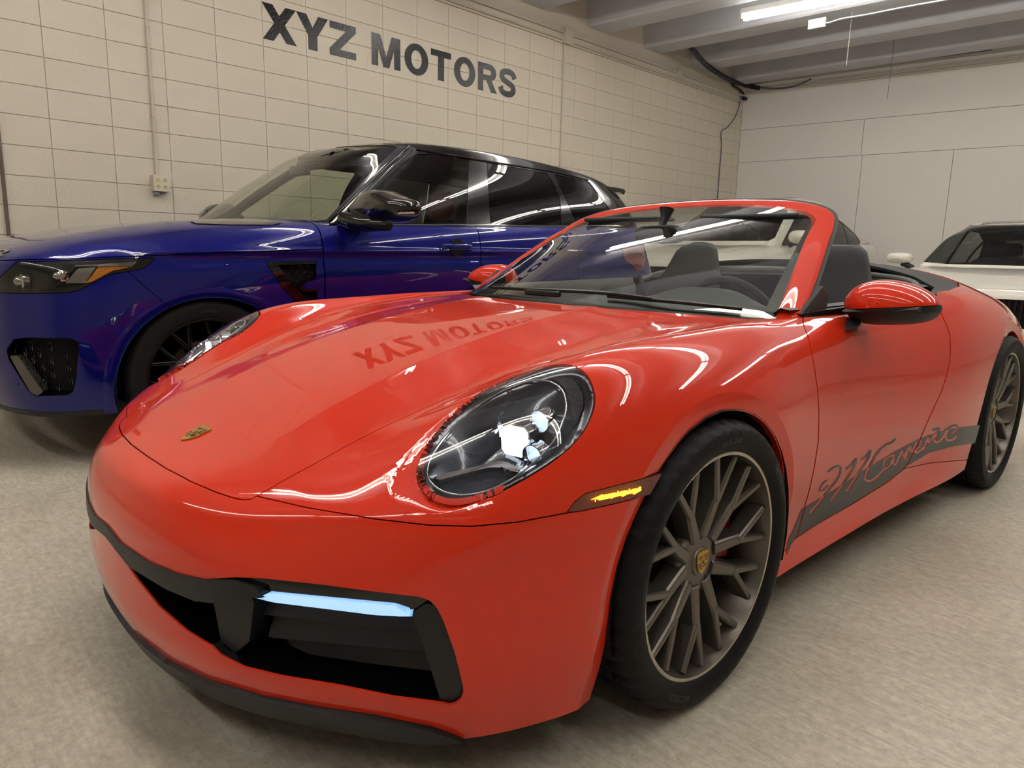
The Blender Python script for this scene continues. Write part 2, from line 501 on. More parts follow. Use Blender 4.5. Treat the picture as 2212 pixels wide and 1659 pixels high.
for hid, dep, s0, s1, zc in cells:
    full = abs(s1-s0-BW) < 1e-6
    if not hid and nblk < 298 and full:
        o = bpy.data.objects.new('block', BM_); COL.objects.link(o); o.parent = wl
        p = wall_pt((s0+s1)/2, zc); o.matrix_local = Matrix.Translation(p) @ RW; nblk += 1
    else:
        w, h, t, c = (s1-s0)/2-JG/2, BH/2-JG/2, .004, .0022
        Mx = Matrix.Translation(wall_pt((s0+s1)/2, zc)) @ RW
        V = []
        for yy, k in ((-.03, 0), (t-c, 0), (t, c)):
            V += [Mx @ Vector(v) for v in ((-w+k, yy, -h+k), (w-k, yy, -h+k), (w-k, yy, h-k), (-w+k, yy, h-k))]
        F = [(8, 9, 10, 11)]
        for rr in (0, 4):
            for i in range(4): F.append((rr+i, rr+(i+1) % 4, rr+4+(i+1) % 4, rr+4+i))
        rest.add(V, F)
ro = rest.build('block_courses', M_BLOCK, wl, recalc=False); props(ro, kind='stuff')

# --- back wall: flat painted boards with thin gaps
bk = MB(); q0, q1 = back_pt(-.2, 0, -.012), back_pt(sB, 0, -.012); nb = BN*-.2
bk.add([q0, q1, q1+nb, q0+nb]+[p+np.array([0, 0, ZS]) for p in (q0, q1, q1+nb, q0+nb)],
       [(0,1,5,4),(1,2,6,5),(2,3,7,6),(3,0,4,7),(4,5,6,7)])
bk = bk.build('wall_back', M_JOINT); props(bk, kind='structure')
RB = Matrix(((BE[0], BN[0], 0, 0), (BE[1], BN[1], 0, 0), (0, 0, 1, 0), (0, 0, 0, 1)))
def board(s0, s1, z0, z1):
    g = .003; mb = MB(); Mx = Matrix.Translation(back_pt(0, 0)) @ RB
    mb.box((s0+g, -.012, z0+g), (s1-g, 0, z1-g), M=Mx); return mb.build('board', M_PANEL, bk)
zA, zB = back_sz(1603, 351)[1], back_sz(1603, 281)[1]
sj1 = back_sz(1862, 345)[0]; sj2 = back_sz(2060, 330)[0]; sj3 = back_sz(1867, 265)[0]
w1 = sj2-sj1; zlow = zA-2.44
for z0, z1, js in ((zA, zB, [sj3]), (zlow, zA, [sj1, sj2]), (0, zlow, [sj1, sj2])):
    xs = [0.0]; x = js[0]
    while x-w1*2 > 0.3: x -= w1*2
    xs += [j for j in js]; x = js[-1]
    while x+2.2 < sB: x += 2.2; xs.append(x)
    xs.append(sB)
    for p, q in zip(xs[:-1], xs[1:]): board(p, q, z0, z1)
board(0, sB, zB, ZS)

# --- other walls (behind the camera and far right)
b = MB(); b.box((XR, YF-.2, 0), (XR+.2, backR[1]+.2, ZS)); props(b.build('wall_right', M_WALL), kind='structure')
b = MB(); b.box((cornL[0]-.2, YF-.2, 0), (XR, YF, ZS)); props(b.build('wall_front', M_WALL), kind='structure')

# --- ceiling slab and beams
b = MB(); b.prism(fp, ZS, ZS+.2); ce = b.build('ceiling', M_CEIL); props(ce, kind='structure')
DA = math.radians(5.0); DE = np.array([math.cos(DA), math.sin(DA), 0]); DN = np.array([-math.sin(DA), math.cos(DA), 0])
BZ = 3.80
bme = None
for k in range(-12, 3):
    y0 = 7.10+1.2*k
    x0 = -4.70+(-.03)*(y0-7.1)
    Lb = (XR-x0)/DE[0]
    mb = MB(); wb, wt = .20, .24
    prof = [(-wb, BZ+.02), (-wb+.02, BZ), (wb-.02, BZ), (wb, BZ+.02), (wt, ZS), (-wt, ZS)]
    V = []
    for t in (0, Lb):
        for a, z in prof:
            p = np.array([x0, y0, 0])+DE*t+DN*a; V.append((p[0], p[1], z))
    F = [tuple(range(5, -1, -1)), tuple(range(6, 12))]+[(i, (i+1) % 6, 6+(i+1) % 6, 6+i) for i in range(6)]
    mb.add(V, F); mb.build('beam', M_CEIL, ce)
# ledge along the top of the block wall
b = MB(); Mx = Matrix.Translation((WO[0], WO[1], 0)) @ RW
b.box((-8, -.02, WO[2]+5*BH+.006), (smax, .012, ZS), M=Mx); props(b.build('trim_1', M_WALL), kind='structure')

# --- fluorescent fixtures (two tubes each) in rows across the room
M_TUBE = mat('lit_tube', (1, 1, 1, 1), .4, emit=(1.0, .955, .87, 1), es=TUBE_STRENGTH)
M_FIX = mat('white_enamel', srgb(225, 222, 214), .4)
FA = math.radians(7.0)
def fixture(label):
    t = thing('fluorescent_fixture', label, 'light', group='twin tube ceiling lights in rows')
    L = 2.40
    mb = MB(); mb.prism([(-.06, .0), (.06, 0), (.05, .055), (-.05, .055)], 0, L, M=Matrix(((0, 0, 1, 0), (1, 0, 0, 0), (0, 1, 0, 0), (0, 0, 0, 1))))
    mb.build('housing', M_FIX, t)
    for s in (-.055, .055):
        mb = MB(); mb.tube([(.03, s, -.035), (L-.03, s, -.035)], .0165, 8); mb.build('tube', M_TUBE, t)
        for x in (.015, L-.015):
            mb = MB(); mb.box((x-.012, s-.016, -.055), (x+.012, s+.016, .002)); mb.build('lamp_holder', M_FIX, t)
    for x in (.4, L-.4):
        mb = MB(); mb.tube([(x, 0, .05), (x, 0, ZS-3.735)], .006, 6); mb.build('hanger_rod', M_STEEL, t)
    return t
ROWS = range(5)
FX0 = onplane(1602, 40, (0, 0, 1), 3.70)
first = fixture('lit twin tube fluorescent light under the concrete beams before the back wall')
fidx = 0
for ri in range(len(ROWS)):
    for c in range(3):
        off = np.array([FX0[0], FX0[1], 0]) + np.array([-.55 if ri else 0.0, -2.5*ri-(.07 if ri else 0), 0]) + np.array([math.cos(FA), math.sin(FA), 0])*(2.5*c)
        if off[0]+2.5 > XR or off[1] < YF+.2: continue
        o = first if fidx == 0 else copy_tree(first); fidx += 1
        if fidx == 1: pass
        elif fidx > 1: o['label'] = 'twin tube fluorescent light in the ceiling rows over the parked cars'
        o.location = (off[0], off[1], 3.735); o.rotation_euler = (0, 0, FA)

# --- lettering on the block wall
M_VINYL = mat('black_vinyl', srgb(18, 20, 24), .22, bump=(55, .22))
def quads_letter(ch):
    """strokes in a unit box (0..1 x 0..1) as convex polygons"""
    t = .27
    if ch == 'X': return [[(0, 0), (.31, 0), (1, 1), (.69, 1)], [(.69, 0), (1, 0), (.31, 1), (0, 1)]]
    if ch == 'Y': return [[(.355, 0), (.645, 0), (.645, .46), (.355, .46)], [(.36, .40), (.60, .46), (.31, 1), (0, 1)], [(.40, .46), (.64, .40), (1, 1), (.69, 1)]]
    if ch == 'Z': return [[(0, 0), (1, 0), (1, .21), (0, .21)], [(.02, .79), (1, .79), (1, 1), (.02, 1)], [(0, .19), (.36, .19), (1, .81), (.64, .81)]]
    if ch == 'M': return [[(0, 0), (.22, 0), (.22, 1), (0, 1)], [(.78, 0), (1, 0), (1, 1), (.78, 1)], [(.10, 1), (.30, 1), (.60, 0), (.40, 0)], [(.40, 0), (.60, 0), (.90, 1), (.70, 1)]]
    if ch == 'T': return [[(0, .79), (1, .79), (1, 1), (0, 1)], [(.35, 0), (.65, 0), (.65, .82), (.35, .82)]]
    if ch == 'O':
        out = []; n = 28
        for i in range(n):
            a, c = 2*math.pi*i/n, 2*math.pi*(i+1)/n
            P = lambda an, r, k: (.5+.5*k*math.cos(an), .5+.5*r*math.sin(an))
            out.append([P(a, .60, .44), P(a, 1.03, 1), P(c, 1.03, 1), P(c, .60, .44)])
        return out
    if ch == 'R':
        out = [[(0, 0), (.27, 0), (.27, 1), (0, 1)], [(.2, .79), (.60, .79), (.60, 1), (.2, 1)], [(.2, .40), (.60, .40), (.60, .60), (.2, .60)], [(.42, .42), (.70, .45), (1, 0), (.69, 0)]]
        n = 10
        for i in range(n):
            a, c = -math.pi/2+math.pi*i/n, -math.pi/2+math.pi*(i+1)/n
            P = lambda an, r, k: (.58+k*math.cos(an), .70+r*math.sin(an))
            out.append([P(a, .09, .10), P(a, .30, .38), P(c, .30, .38), P(c, .09, .10)])
        return out
    if ch == 'S':
        pts = catmull([(.93, .70), (.83, .85), (.50, .915), (.18, .83), (.155, .68), (.30, .575), (.55, .50), (.80, .41), (.87, .27), (.76, .14), (.47, .085), (.16, .16), (.07, .32)], 4)
        out = []; w = .135
        tan = np.gradient(pts, axis=0); tan /= np.linalg.norm(tan, axis=1)[:, None]
        nr = np.stack([-tan[:, 1], tan[:, 0]], 1)*np.array([1.05, .82])*w
        for i in range(len(pts)-1): out.append([pts[i]-nr[i], pts[i+1]-nr[i+1], pts[i+1]+nr[i+1], pts[i]+nr[i]])
        return out
sg = thing('wall_lettering', 'glossy black letters reading XYZ MOTORS on the pale block wall', 'sign')
zt, zb_ = wall_st(567, 4)[1], wall_st(567, 83)[1]
spans = [('X', 566, 639, 52), ('Y', 640, 708, 66), ('Z', 711, 768, 86), ('M', 802, 864, 112), ('O', 873, 924.5, 128), ('T', 930, 973.6, 138), ('O', 980, 1026, 155), ('R', 1032, 1073, 165), ('S', 1078, 1113, 178)]
for ch, u0, u1, vm in spans:
    s0, s1 = wall_st(u0, vm)[0], wall_st(u1, vm)[0]
    mb = MB()
    for k, poly in enumerate(quads_letter(ch)):
        P2 = [(s0+(s1-s0)*x, zb_+(zt-zb_)*y) for x, y in poly]
        n = len(P2); V = [wall_pt(s, z, .0045) for s, z in P2]+[wall_pt(s, z, .0065+.00002*k) for s, z in P2]
        mb.add(V, [tuple(range(n, 2*n))]+[(i, (i+1) % n, n+(i+1) % n, n+i) for i in range(n)])
    mb.build('letter', M_VINYL, sg)

# --- conduits, boxes and cables on the walls
def conduit(name, pts, r, m, label, cat='conduit', group=None, clips=None, n=10):
    t = thing(name, label, cat, group=group)
    mb = MB(); mb.tube(pts, r, n); mb.build('pipe', m, t, smooth=50)
    for c in (clips or []):
        mb = MB(); mb.box(tuple(np.array(c)-[.014, .012, .012]), tuple(np.array(c)+[.014, .012, .012])); mb.build('clip', m, t)
    return t
s_, z_ = wall_st(316, 60)
zbx = wall_st(342, 380)[1]
conduit('conduit', [wall_pt(s_, z_+1.4, .02), wall_pt(s_, z_, .02), wall_pt(s_, zbx, .02)], .0105, M_COND,
        'thin painted conduit running down the block wall to the four socket outlet box',
        clips=[wall_pt(s_, wall_st(318, 55)[1], .02), wall_pt(s_, wall_st(331, 252)[1], .02)])
zc1, zc2 = wall_st(1212, 68)[1], wall_st(1212, 84)[1]
sbx = wall_st(1221, 75)[0]; sbx2 = wall_st(1464, 158)[0]
conduit('conduit', [wall_pt(-7, zc1, .03), wall_pt(smax-.05, zc1-.01, .03)], .014, M_COND, 'upper long painted conduit along the top of the block wall', group=None)
conduit('conduit', [wall_pt(-7, zc2, .03), wall_pt(smax-.05, zc2-.01, .03)], .011, M_COND, 'lower long painted conduit along the top of the block wall')
zlo = wall_st(1207, 355)[1]
conduit('conduit', [wall_pt(sbx-.03, zc2, .02), wall_pt(sbx-.03, .4, .02)], .0105, M_COND, 'thin painted conduit dropping from the wall junction box behind the blue car roof')
Mw = Matrix.Translation((WO[0], WO[1], 0)) @ RW
def wall_box(name, s, z, w, h, d, label, cat):
    t = thing(name, label, cat, loc=(0, 0, 0))
    mb = MB(); mb.box((s-w/2, .005, z-h/2), (s+w/2, .005+d, z+h/2), M=Mw); mb.build('body', M_COND, t, bevel=.004)
    mb = MB(); mb.box((s-w/2-.004, .005+d, z-h/2-.004), (s+w/2+.004, .009+d, z+h/2+.004), M=Mw); mb.build('cover_plate', M_COND, t, bevel=.0015)
    return t
wall_box('junction_box', sbx, (zc1+zc2)/2-.01, .13, .16, .06, 'square painted junction box where a conduit drops down the block wall', 'box')
wall_box('junction_box', sbx2, wall_st(1464, 160)[1], .11, .13, .05, 'small painted junction box on the long conduits close to the room corner', 'box')
# outlet box with four sockets
so, zo = wall_st(343, 397); 
ot = thing('outlet_box', 'surface mounted outlet box with four sockets on the block wall', 'outlet')
mb = MB(); mb.box((so-.06, .004, zo-.062), (so+.06, .062, zo+.062), M=Mw); mb.build('body', M_COND, ot, bevel=.003)
mb = MB(); mb.box((so-.058, .062, zo-.060), (so+.058, .066, zo+.060), M=Mw); cp = mb.build('cover_plate', mat('cream_plate', srgb(226, 218, 196), .4), ot, bevel=.001)
M_SOCK = mat('ivory_socket', srgb(214, 203, 160), .4); M_SLOT = mat('socket_slot', srgb(40, 34, 26), .6)
for dx in (-.027, .027):
    for dz in (-.025, .025):
        mb = MB(); mb.prism([(so+dx+.017*math.cos(a)*(1 if abs(math.cos(a)) < .9 else .95), zo+dz+.015*math.sin(a)) for a in np.linspace(0, 2*math.pi, 16, endpoint=False)], .066, .069,
                            M=Mw @ Matrix(((1, 0, 0, 0), (0, 0, 1, 0), (0, 1, 0, 0), (0, 0, 0, 1))))
        sk = mb.build('socket', M_SOCK, ot)
        mb = MB()
        for ex in (-.006, .006): mb.box((so+dx+ex-.0013, .069, zo+dz-.001), (so+dx+ex+.0013, .0696, zo+dz+.008), M=Mw)
        mb.box((so+dx-.0025, .069, zo+dz-.010), (so+dx+.0025, .0696, zo+dz-.005), M=Mw)
        mb.build('slots', M_SLOT, sk)
mb = MB(); mb.box((so-.05, .01, zo-.088), (so-.012, .045, zo-.062), M=Mw); mb.build('cord_clamp', M_STEEL, ot, bevel=.003)
# dark pipe at the wall's near end
s9, z9 = wall_st(11, 440)
conduit('conduit', [wall_pt(s9-.10, 2.2, .02), wall_pt(s9+.005, .3, .02)] if False else [wall_pt(s9, 1.86, .016), wall_pt(s9, .2, .016)], .012, mat('brown_pipe', srgb(110, 98, 84), .5), 'dark brown vertical pipe on the block wall beyond the blue car bonnet')
# heavy black cable hanging off the beam into the corner
cpts = [(1494, 104, .55), (1510, 124, .42), (1530, 144, .28), (1556, 161, .16), (1582, 174, .09), (1612, 184, .07), (1640, 190, .12)]
P = [atz(u, v, z) for u, v, z in ((1494, 104, 3.79), (1510, 124, 3.78), (1530, 144, 3.77), (1556, 161, 3.74))]+[onplane(u, v, WN, WD+d) for u, v, d in cpts[4:6]]+[onplane(1640, 190, BN, BN @ CORNER+.08)]
conduit('cable', catmull(P, 6), .035, M_CABLE, 'thick black cable sagging from a ceiling beam into the corner', 'cable')
P = [onplane(u, v, WN, WD+.05) for u, v in ((1578, 172), (1584, 184), (1596, 192), (1606, 202))]
conduit('cable', catmull(P, 5), .018, M_CABLE, 'short looped black cable bunched in the room corner', 'cable')
P = [onplane(u, v, WN, WD+.03) for u, v in ((1600, 206), (1596, 232), (1585, 258), (1570, 276), (1558, 285))]+[wall_pt(wall_st(1557, 300)[0], z, .02) for z in (2.8, 2.3, 1.4)]
conduit('cable', catmull(P, 5), .008, M_WIRE, 'thin grey wire curving down the block wall beside the corner', 'cable')
# back wall: conduits and dark pipe under the last beam
zz = lambda u, v: back_sz(u, v)[1]
for (u, v, r, m, lab) in ((1700, 187, .013, M_COND, 'upper painted conduit along the top of the boarded back wall'),
                          (1700, 193, .011, M_COND, 'middle painted conduit along the top of the boarded back wall'),
                          (1700, 181, .011, M_COND, 'topmost painted conduit along the boarded back wall')):
    s1, z1 = back_sz(u, v)
    conduit('conduit', [back_pt(.05, z1, .03), back_pt(sB-.1, z1, .03)], r, m, lab)
sA, zA_ = back_sz(1720, 165); sC, zC_ = back_sz(2145, 110)
conduit('cable', [back_pt(sA-.3, zA_, .12), back_pt(sA, zA_, .12), back_pt(sC, zA_, .12)], .022, M_CABLE, 'straight black pipe hung along the back wall under the last beam', 'pipe')
P = [onplane(u, v, BN, BN @ CORNER+.06) for u, v in ((1640, 188), (1668, 191), (1700, 189), (1728, 182), (1752, 170))]
conduit('cable', catmull(P, 5), .012, M_WIRE, 'sagging grey cable between the corner and the back wall pipe', 'cable')
# beam conduit with junction box, pull strings
def on_y(u, v, y): return aty(u, v, y)
bx = onplane(1768, 53, DN, DN @ np.array([0, 7.1-.22, 0]))
jb = thing('junction_box', 'grey metal junction box on the side of a ceiling beam', 'box')
mb = MB(); Mj = Matrix(((DE[0], DN[0], 0, bx[0]), (DE[1], DN[1], 0, bx[1]), (0, 0, 1, bx[2]), (0, 0, 0, 1)))
mb.box((-.09, -.05, -.045), (.09, .0, .045), M=Mj); mb.build('body', M_STEEL, jb, bevel=.004)
mb = MB(); mb.box((-.093, -.054, -.048), (.093, -.05, .048), M=Mj); mb.build('cover_plate', M_STEEL, jb)
P = [onplane(u, v, DN, DN @ np.array([0, 7.1-.25, 0])) for u, v in ((1784, 51), (1800, 47), (1815, 42), (1868, 33), (1960, 15), (2080, -6))]
conduit('conduit', catmull(P, 4), .013, M_STEEL, 'bright metal conduit leaving the box on the ceiling beam', 'conduit')
M_STR = mat('white_string', srgb(225, 220, 205), .8)
for (u0, v0), (u1, v1), yy, lab in (((1838, 45), (1829, 142), 7.3, 'white pull string hanging below the lit ceiling beams'), ((1930, 95), (1917, 214), 8.9, 'pull chain hanging before the boarded back wall')):
    A = aty(u0, v0, yy); B = aty(u1, v1, yy); B = np.array([A[0], A[1], B[2]]); A = np.array([A[0], A[1], ZS])
    conduit('pull_string', [A, (A+B)/2+[.004, 0, 0], B], .0028 if yy < 8 else .003, M_STR if yy < 8 else M_WIRE, lab, 'string', n=5)
# small camera in the corner
cc_ = onplane(1609, 213, WN, WD+.06)
sc_ = thing('security_camera', 'small dark camera in the upper room corner', 'camera', loc=tuple(cc_))
mb = MB(); mb.lathe([(0, -.05), (.028, -.05), (.03, .03), (.022, .05), (0, .05)], 14, 'y'); mb.build('body', M_CABLE, sc_, smooth=40)
mb = MB(); mb.tube([(0, 0, 0), (-.03, .01, .05), (-.06, .01, .06)], .008, 6); mb.build('bracket', M_CABLE, sc_)

# ================================================================== RED CONVERTIBLE
# cage data for the red car (half, x>=0), on-surface targets
TOP=[ # rows j: 6 pts
[(0,-.955,.553),(.21,-.935,.555),(.40,-.868,.560),(.55,-.795,.580),(.66,-.71,.602),(.745,-.60,.655)],
[(0,-.81,.598),(.18,-.795,.602),(.33,-.755,.616),(.46,-.665,.648),(.61,-.575,.690),(.77,-.48,.735)],
[(0,-.62,.675),(.18,-.605,.680),(.34,-.572,.690),(.515,-.49,.716),(.645,-.42,.775),(.795,-.36,.785)],
[(0,-.40,.748),(.18,-.39,.751),(.36,-.36,.758),(.565,-.31,.770),(.695,-.25,.828),(.815,-.22,.807)],
[(0,-.15,.810),(.18,-.145,.811),(.38,-.12,.813),(.615,-.08,.810),(.71,-.06,.848),(.822,-.05,.815)],
[(0,.09,.852),(.18,.09,.852),(.39,.10,.849),(.645,.12,.832),(.72,.13,.856),(.822,.13,.818)],
[(0,.30,.878),(.18,.30,.877),(.39,.31,.872),(.66,.33,.848),(.728,.33,.863),(.820,.34,.818)],
[(0,.56,.90),(.18,.56,.90),(.34,.56,.893),(.675,.56,.860),(.735,.56,.865),(.825,.56,.812)],
[(0,.85,.90),(.20,.85,.90),(.42,.85,.89),(.69,.85,.872),(.752,.85,.870),(.822,.85,.815)],
[(0,1.2,.90),(.20,1.2,.90),(.42,1.2,.89),(.70,1.2,.882),(.765,1.2,.878),(.830,1.2,.822)],
[(0,1.55,.91),(.20,1.55,.91),(.42,1.55,.90),(.70,1.55,.896),(.775,1.55,.890),(.845,1.55,.835)],
[(0,1.85,1.01),(.22,1.85,1.005),(.44,1.85,.98),(.68,1.85,.935),(.782,1.85,.910),(.858,1.85,.853)],
[(0,2.15,1.035),(.22,2.15,1.03),(.44,2.15,1.012),(.66,2.15,.962),(.775,2.15,.918),(.860,2.15,.858)],
[(0,2.45,1.03),(.22,2.45,1.025),(.44,2.45,1.005),(.64,2.45,.955),(.76,2.45,.905),(.850,2.45,.85)],
[(0,2.80,.985),(.22,2.80,.98),(.43,2.80,.96),(.60,2.80,.915),(.72,2.80,.87),(.81,2.80,.815)],
[(0,3.15,.90),(.22,3.15,.896),(.42,3.14,.882),(.57,3.12,.853),(.67,3.10,.822),(.75,3.06,.775)],
[(0,3.40,.78),(.22,3.39,.778),(.40,3.37,.772),(.53,3.33,.765),(.61,3.28,.755),(.68,3.20,.735)],
]
FRONT=[ # columns i: m=1..5 below TOP[0][i]
[(0,-.99,.520),(0,-1.01,.46),(0,-1.015,.35),(0,-1.01,.24),(0,-.965,.13)],
[(.21,-.975,.520),(.21,-.995,.46),(.21,-1.0,.35),(.21,-.995,.24),(.2,-.945,.13)],
[(.41,-.91,.525),(.41,-.945,.46),(.41,-.955,.35),(.41,-.95,.24),(.39,-.885,.13)],
[(.57,-.825,.54),(.57,-.865,.46),(.57,-.88,.35),(.57,-.87,.24),(.54,-.80,.13)],
[(.70,-.735,.56),(.70,-.77,.46),(.70,-.785,.35),(.70,-.775,.24),(.66,-.72,.13)],
[(.80,-.64,.575),(.798,-.665,.47),(.80,-.675,.36),(.80,-.66,.25),(.77,-.62,.135)],
]
SIDE=[ # rows j=1..: m=1..5
[(.848,-.51,.635),(.868,-.51,.52),(.873,-.51,.40),(.868,-.50,.27),(.84,-.47,.14)],
[(.875,-.37,.67),(.897,-.37,.55),(.90,-.37,.42),(.893,-.37,.28),(.86,-.36,.14)],
[(.888,-.21,.70),(.91,-.21,.58),(.912,-.21,.42),(.90,-.21,.28),(.87,-.21,.15)],
[(.892,-.05,.715),(.915,-.05,.59),(.915,-.05,.42),(.90,-.05,.28),(.87,-.05,.16)],
[(.890,.14,.72),(.912,.14,.59),(.91,.14,.42),(.895,.14,.28),(.87,.14,.17)],
[(.878,.34,.715),(.897,.34,.58),(.893,.34,.42),(.868,.34,.28),(.865,.34,.17)],
[(.862,.56,.69),(.877,.56,.56),(.873,.56,.42),(.849,.56,.28),(.862,.56,.17)],
[(.856,.85,.70),(.868,.85,.56),(.865,.85,.42),(.840,.85,.28),(.864,.85,.17)],
[(.866,1.2,.70),(.878,1.2,.57),(.874,1.2,.43),(.848,1.2,.29),(.868,1.2,.17)],
[(.892,1.55,.71),(.905,1.55,.57),(.900,1.55,.43),(.868,1.55,.29),(.885,1.55,.17)],
[(.912,1.85,.73),(.926,1.85,.58),(.924,1.85,.43),(.908,1.85,.29),(.900,1.85,.17)],
[(.918,2.15,.74),(.930,2.15,.59),(.928,2.15,.43),(.915,2.15,.29),(.90,2.15,.18)],
[(.914,2.45,.73),(.928,2.45,.59),(.926,2.45,.43),(.915,2.45,.29),(.89,2.45,.19)],
[(.878,2.80,.71),(.905,2.80,.58),(.910,2.80,.44),(.90,2.80,.31),(.87,2.80,.20)],
[(.815,3.08,.68),(.845,3.12,.57),(.850,3.13,.44),(.84,3.12,.32),(.80,3.08,.22)],
[(.72,3.30,.67),(.74,3.38,.56),(.75,3.40,.44),(.73,3.38,.33),(.68,3.32,.23)],
]
REAR=[ # columns i=0..4: m=1..5 below TOP[-1][i] ; i=5 is SIDE[-1]
[(0,3.49,.70),(0,3.52,.58),(0,3.53,.45),(0,3.50,.33),(0,3.42,.23)],
[(.22,3.48,.70),(.22,3.51,.58),(.22,3.52,.45),(.22,3.49,.33),(.22,3.41,.23)],
[(.40,3.46,.70),(.41,3.50,.57),(.42,3.51,.45),(.41,3.48,.33),(.40,3.40,.23)],
[(.54,3.42,.69),(.56,3.47,.57),(.57,3.48,.45),(.56,3.45,.33),(.53,3.38,.23)],
[(.63,3.36,.68),(.65,3.43,.56),(.66,3.45,.44),(.65,3.42,.33),(.61,3.35,.23)],
]
M_RED = mat('red_paint', srgb(222, 50, 20), .45, 0.0, coat=1.0, spec=.08, coat_rough=.012)
M_BLK = mat('black_plastic', srgb(26, 27, 30), .45, bump=(400, .08))
M_GLB = mat('gloss_black', srgb(8, 8, 10), .08, coat=.6)
M_SAT = mat('satin_black', srgb(20, 21, 23), .3)
M_LEA = mat('black_leather', srgb(24, 25, 27), .5, bump=(500, .15))
M_LEA2 = mat('dash_grey', srgb(44, 48, 48), .55, bump=(500, .1))
M_CHR = mat('chrome', (.8, .8, .82, 1), .06, 1.0)
M_ALU = mat('satin_aluminium', srgb(150, 152, 156), .28, 1.0)
M_DARK = mat('dark_void', srgb(7, 7, 8), .8)
M_TYRE = mat('tyre_rubber', srgb(15, 15, 16), .6, spec=.3, bump=(160, .12))
M_RIM = mat('wheel_grey', srgb(112, 107, 100), .32, .8)
M_RIME = mat('wheel_lip', srgb(190, 184, 172), .25, .9)
M_GOLD = mat('crest_gold', srgb(196, 158, 70), .3, .8)
M_CRED = mat('crest_red', srgb(110, 18, 20), .3)
M_HONEY = mat('lamp_honeycomb', srgb(70, 76, 90), .25, .6, bump=(300, .8))
M_GLASS = glass_mat('windscreen_glass', (.80, .84, .80, 1))
M_LENS = glass_mat('lamp_lens', (.93, .95, .98, 1))
M_LED = mat('led_white', (1, 1, 1, 1), .3, emit=(.86, .94, 1.0, 1), es=9)
M_LEDS = mat('led_soft', (.9, .95, 1, 1), .2, emit=(.62, .80, 1.0, 1), es=.9)
M_DRL = mat('drl_bar', (.55, .72, .95, 1), .2, emit=(.30, .58, 1.0, 1), es=.75)
M_AMB = mat('amber_led', (1, .4, .03, 1), .3, emit=(1.0, .38, .03, 1), es=2.6)
M_AMBL = mat('amber_lens', srgb(120, 44, 14), .15, coat=.8, bump=(420, .7))
M_CALI = mat('red_caliper', srgb(170, 14, 18), .35, coat=.5)
M_DISC = mat('brake_disc', srgb(120, 116, 110), .35, .9)

car = thing('sports_car', 'glossy red open two door sports car with lit headlamps and dark grey wheels', 'car')
S = make_surf(grid_cage(TOP, FRONT, SIDE, REAR))
S0 = Surf(S.V.copy(), S.T.copy(), S.N.copy())
def front_part(src, ymax):
    c = src.cen(); k = c[:, 1] < ymax; return Surf(src.V, src.T[k], src.N)

def relit(src, sel):
    """same triangles with fresh normals (for facets that bend away from the surface)"""
    T = src.T[sel]; u, inv = np.unique(T, return_inverse=True); T = inv.reshape(T.shape); V = src.V[u].copy()
    fn = np.cross(V[T[:, 1]]-V[T[:, 0]], V[T[:, 2]]-V[T[:, 0]]); N = np.zeros_like(V)
    for k in range(3): np.add.at(N, T[:, k], fn)
    N /= np.linalg.norm(N, axis=1)[:, None]+1e-12
    return Surf(V, T, N)
# outlines read off the photograph (pixels), pulled onto the left half of the body
HOOD = np.array([(150, 820), (279, 913), (272, 925), (276, 936), (290, 958), (315, 983), (359, 1012), (413, 1041), (467, 1063), (503, 1075), (525, 1080), (543, 1078),
                 (556, 1070), (666, 1009), (775, 949), (820, 928), (899, 889), (1020, 839), (1181, 789), (1292, 757), (1407, 733), (1530, 711), (1643, 693),
                 (1452, 677), (1297, 665), (1240, 660), (1098, 646), (1000, 636), (850, 560)], float)
SEAM = [(470, 1020), (556, 1072), (666, 1097), (811, 1121), (928, 1134.6), (1020, 1137), (1118, 1128), (1221, 1109), (1308, 1093), (1410, 1068), (1480, 1050)]
LAMPZ = [(295, 1050), (312, 960), (370, 830), (480, 680), (640, 520), (800, 400), (1000, 290), (1200, 215), (1400, 180), (1550, 190), (1650, 260), (1705, 380), (1715, 470),
         (1690, 580), (1630, 700), (1540, 810), (1400, 930), (1200, 1060), (1000, 1170), (800, 1250), (650, 1285), (520, 1280), (420, 1240), (345, 1170)]
def z3(pts): return [(820+.2712*x, 740+.2712*y) for x, y in pts]
LAMP = catmull(z3(LAMPZ), 5, closed=True)
MARK = np.array([(1224, 1108), (1243, 1082), (1265, 1066), (1308, 1055), (1362, 1041), (1445, 1019), (1415, 1067), (1362, 1080), (1308, 1093), (1254, 1105)], float)
DOOR = np.array([(1733, 640), (1735, 699), (1748, 735), (1757, 780), (1766, 840), (1769, 890), (1768, 950), (1759, 1010), (1748, 1060), (1735, 1105), (1726, 1140), (1719, 1163),
                 (1764, 1133), (1848, 1085), (1920, 1040), (1940, 1025), (1954, 1010), (1964, 993), (1974, 974), (1988, 947), (2005, 908), (2020, 875), (2034, 845), (2044, 815),
                 (2051, 785), (2053, 755), (2052, 725), (2046, 705), (2035, 682), (2022, 650), (2010, 600)], float)
SILL = [(1640, 1260), (1690, 1195), (1719, 1163), (1764, 1133), (1848, 1085), (1920, 1040), (1954, 1012), (2010, 1000), (2130, 990)]
MOUTH = np.array([(120, 950), (188, 1050), (205, 1099), (262, 1172), (323, 1213), (388, 1239), (445, 1251), (506, 1247), (567, 1249), (689, 1262), (811, 1278), (905, 1289), (928, 1297), (943, 1312), (957, 1339), (982, 1408),
                  (998, 1473), (1002, 1493), (995, 1513), (975, 1523), (947, 1518), (852, 1506), (730, 1481), (608, 1461), (526, 1441), (477, 1416), (457, 1396), (404, 1363), (343, 1310), (294, 1249), (262, 1200), (241, 1160), (180, 1090), (100, 1000)], float)
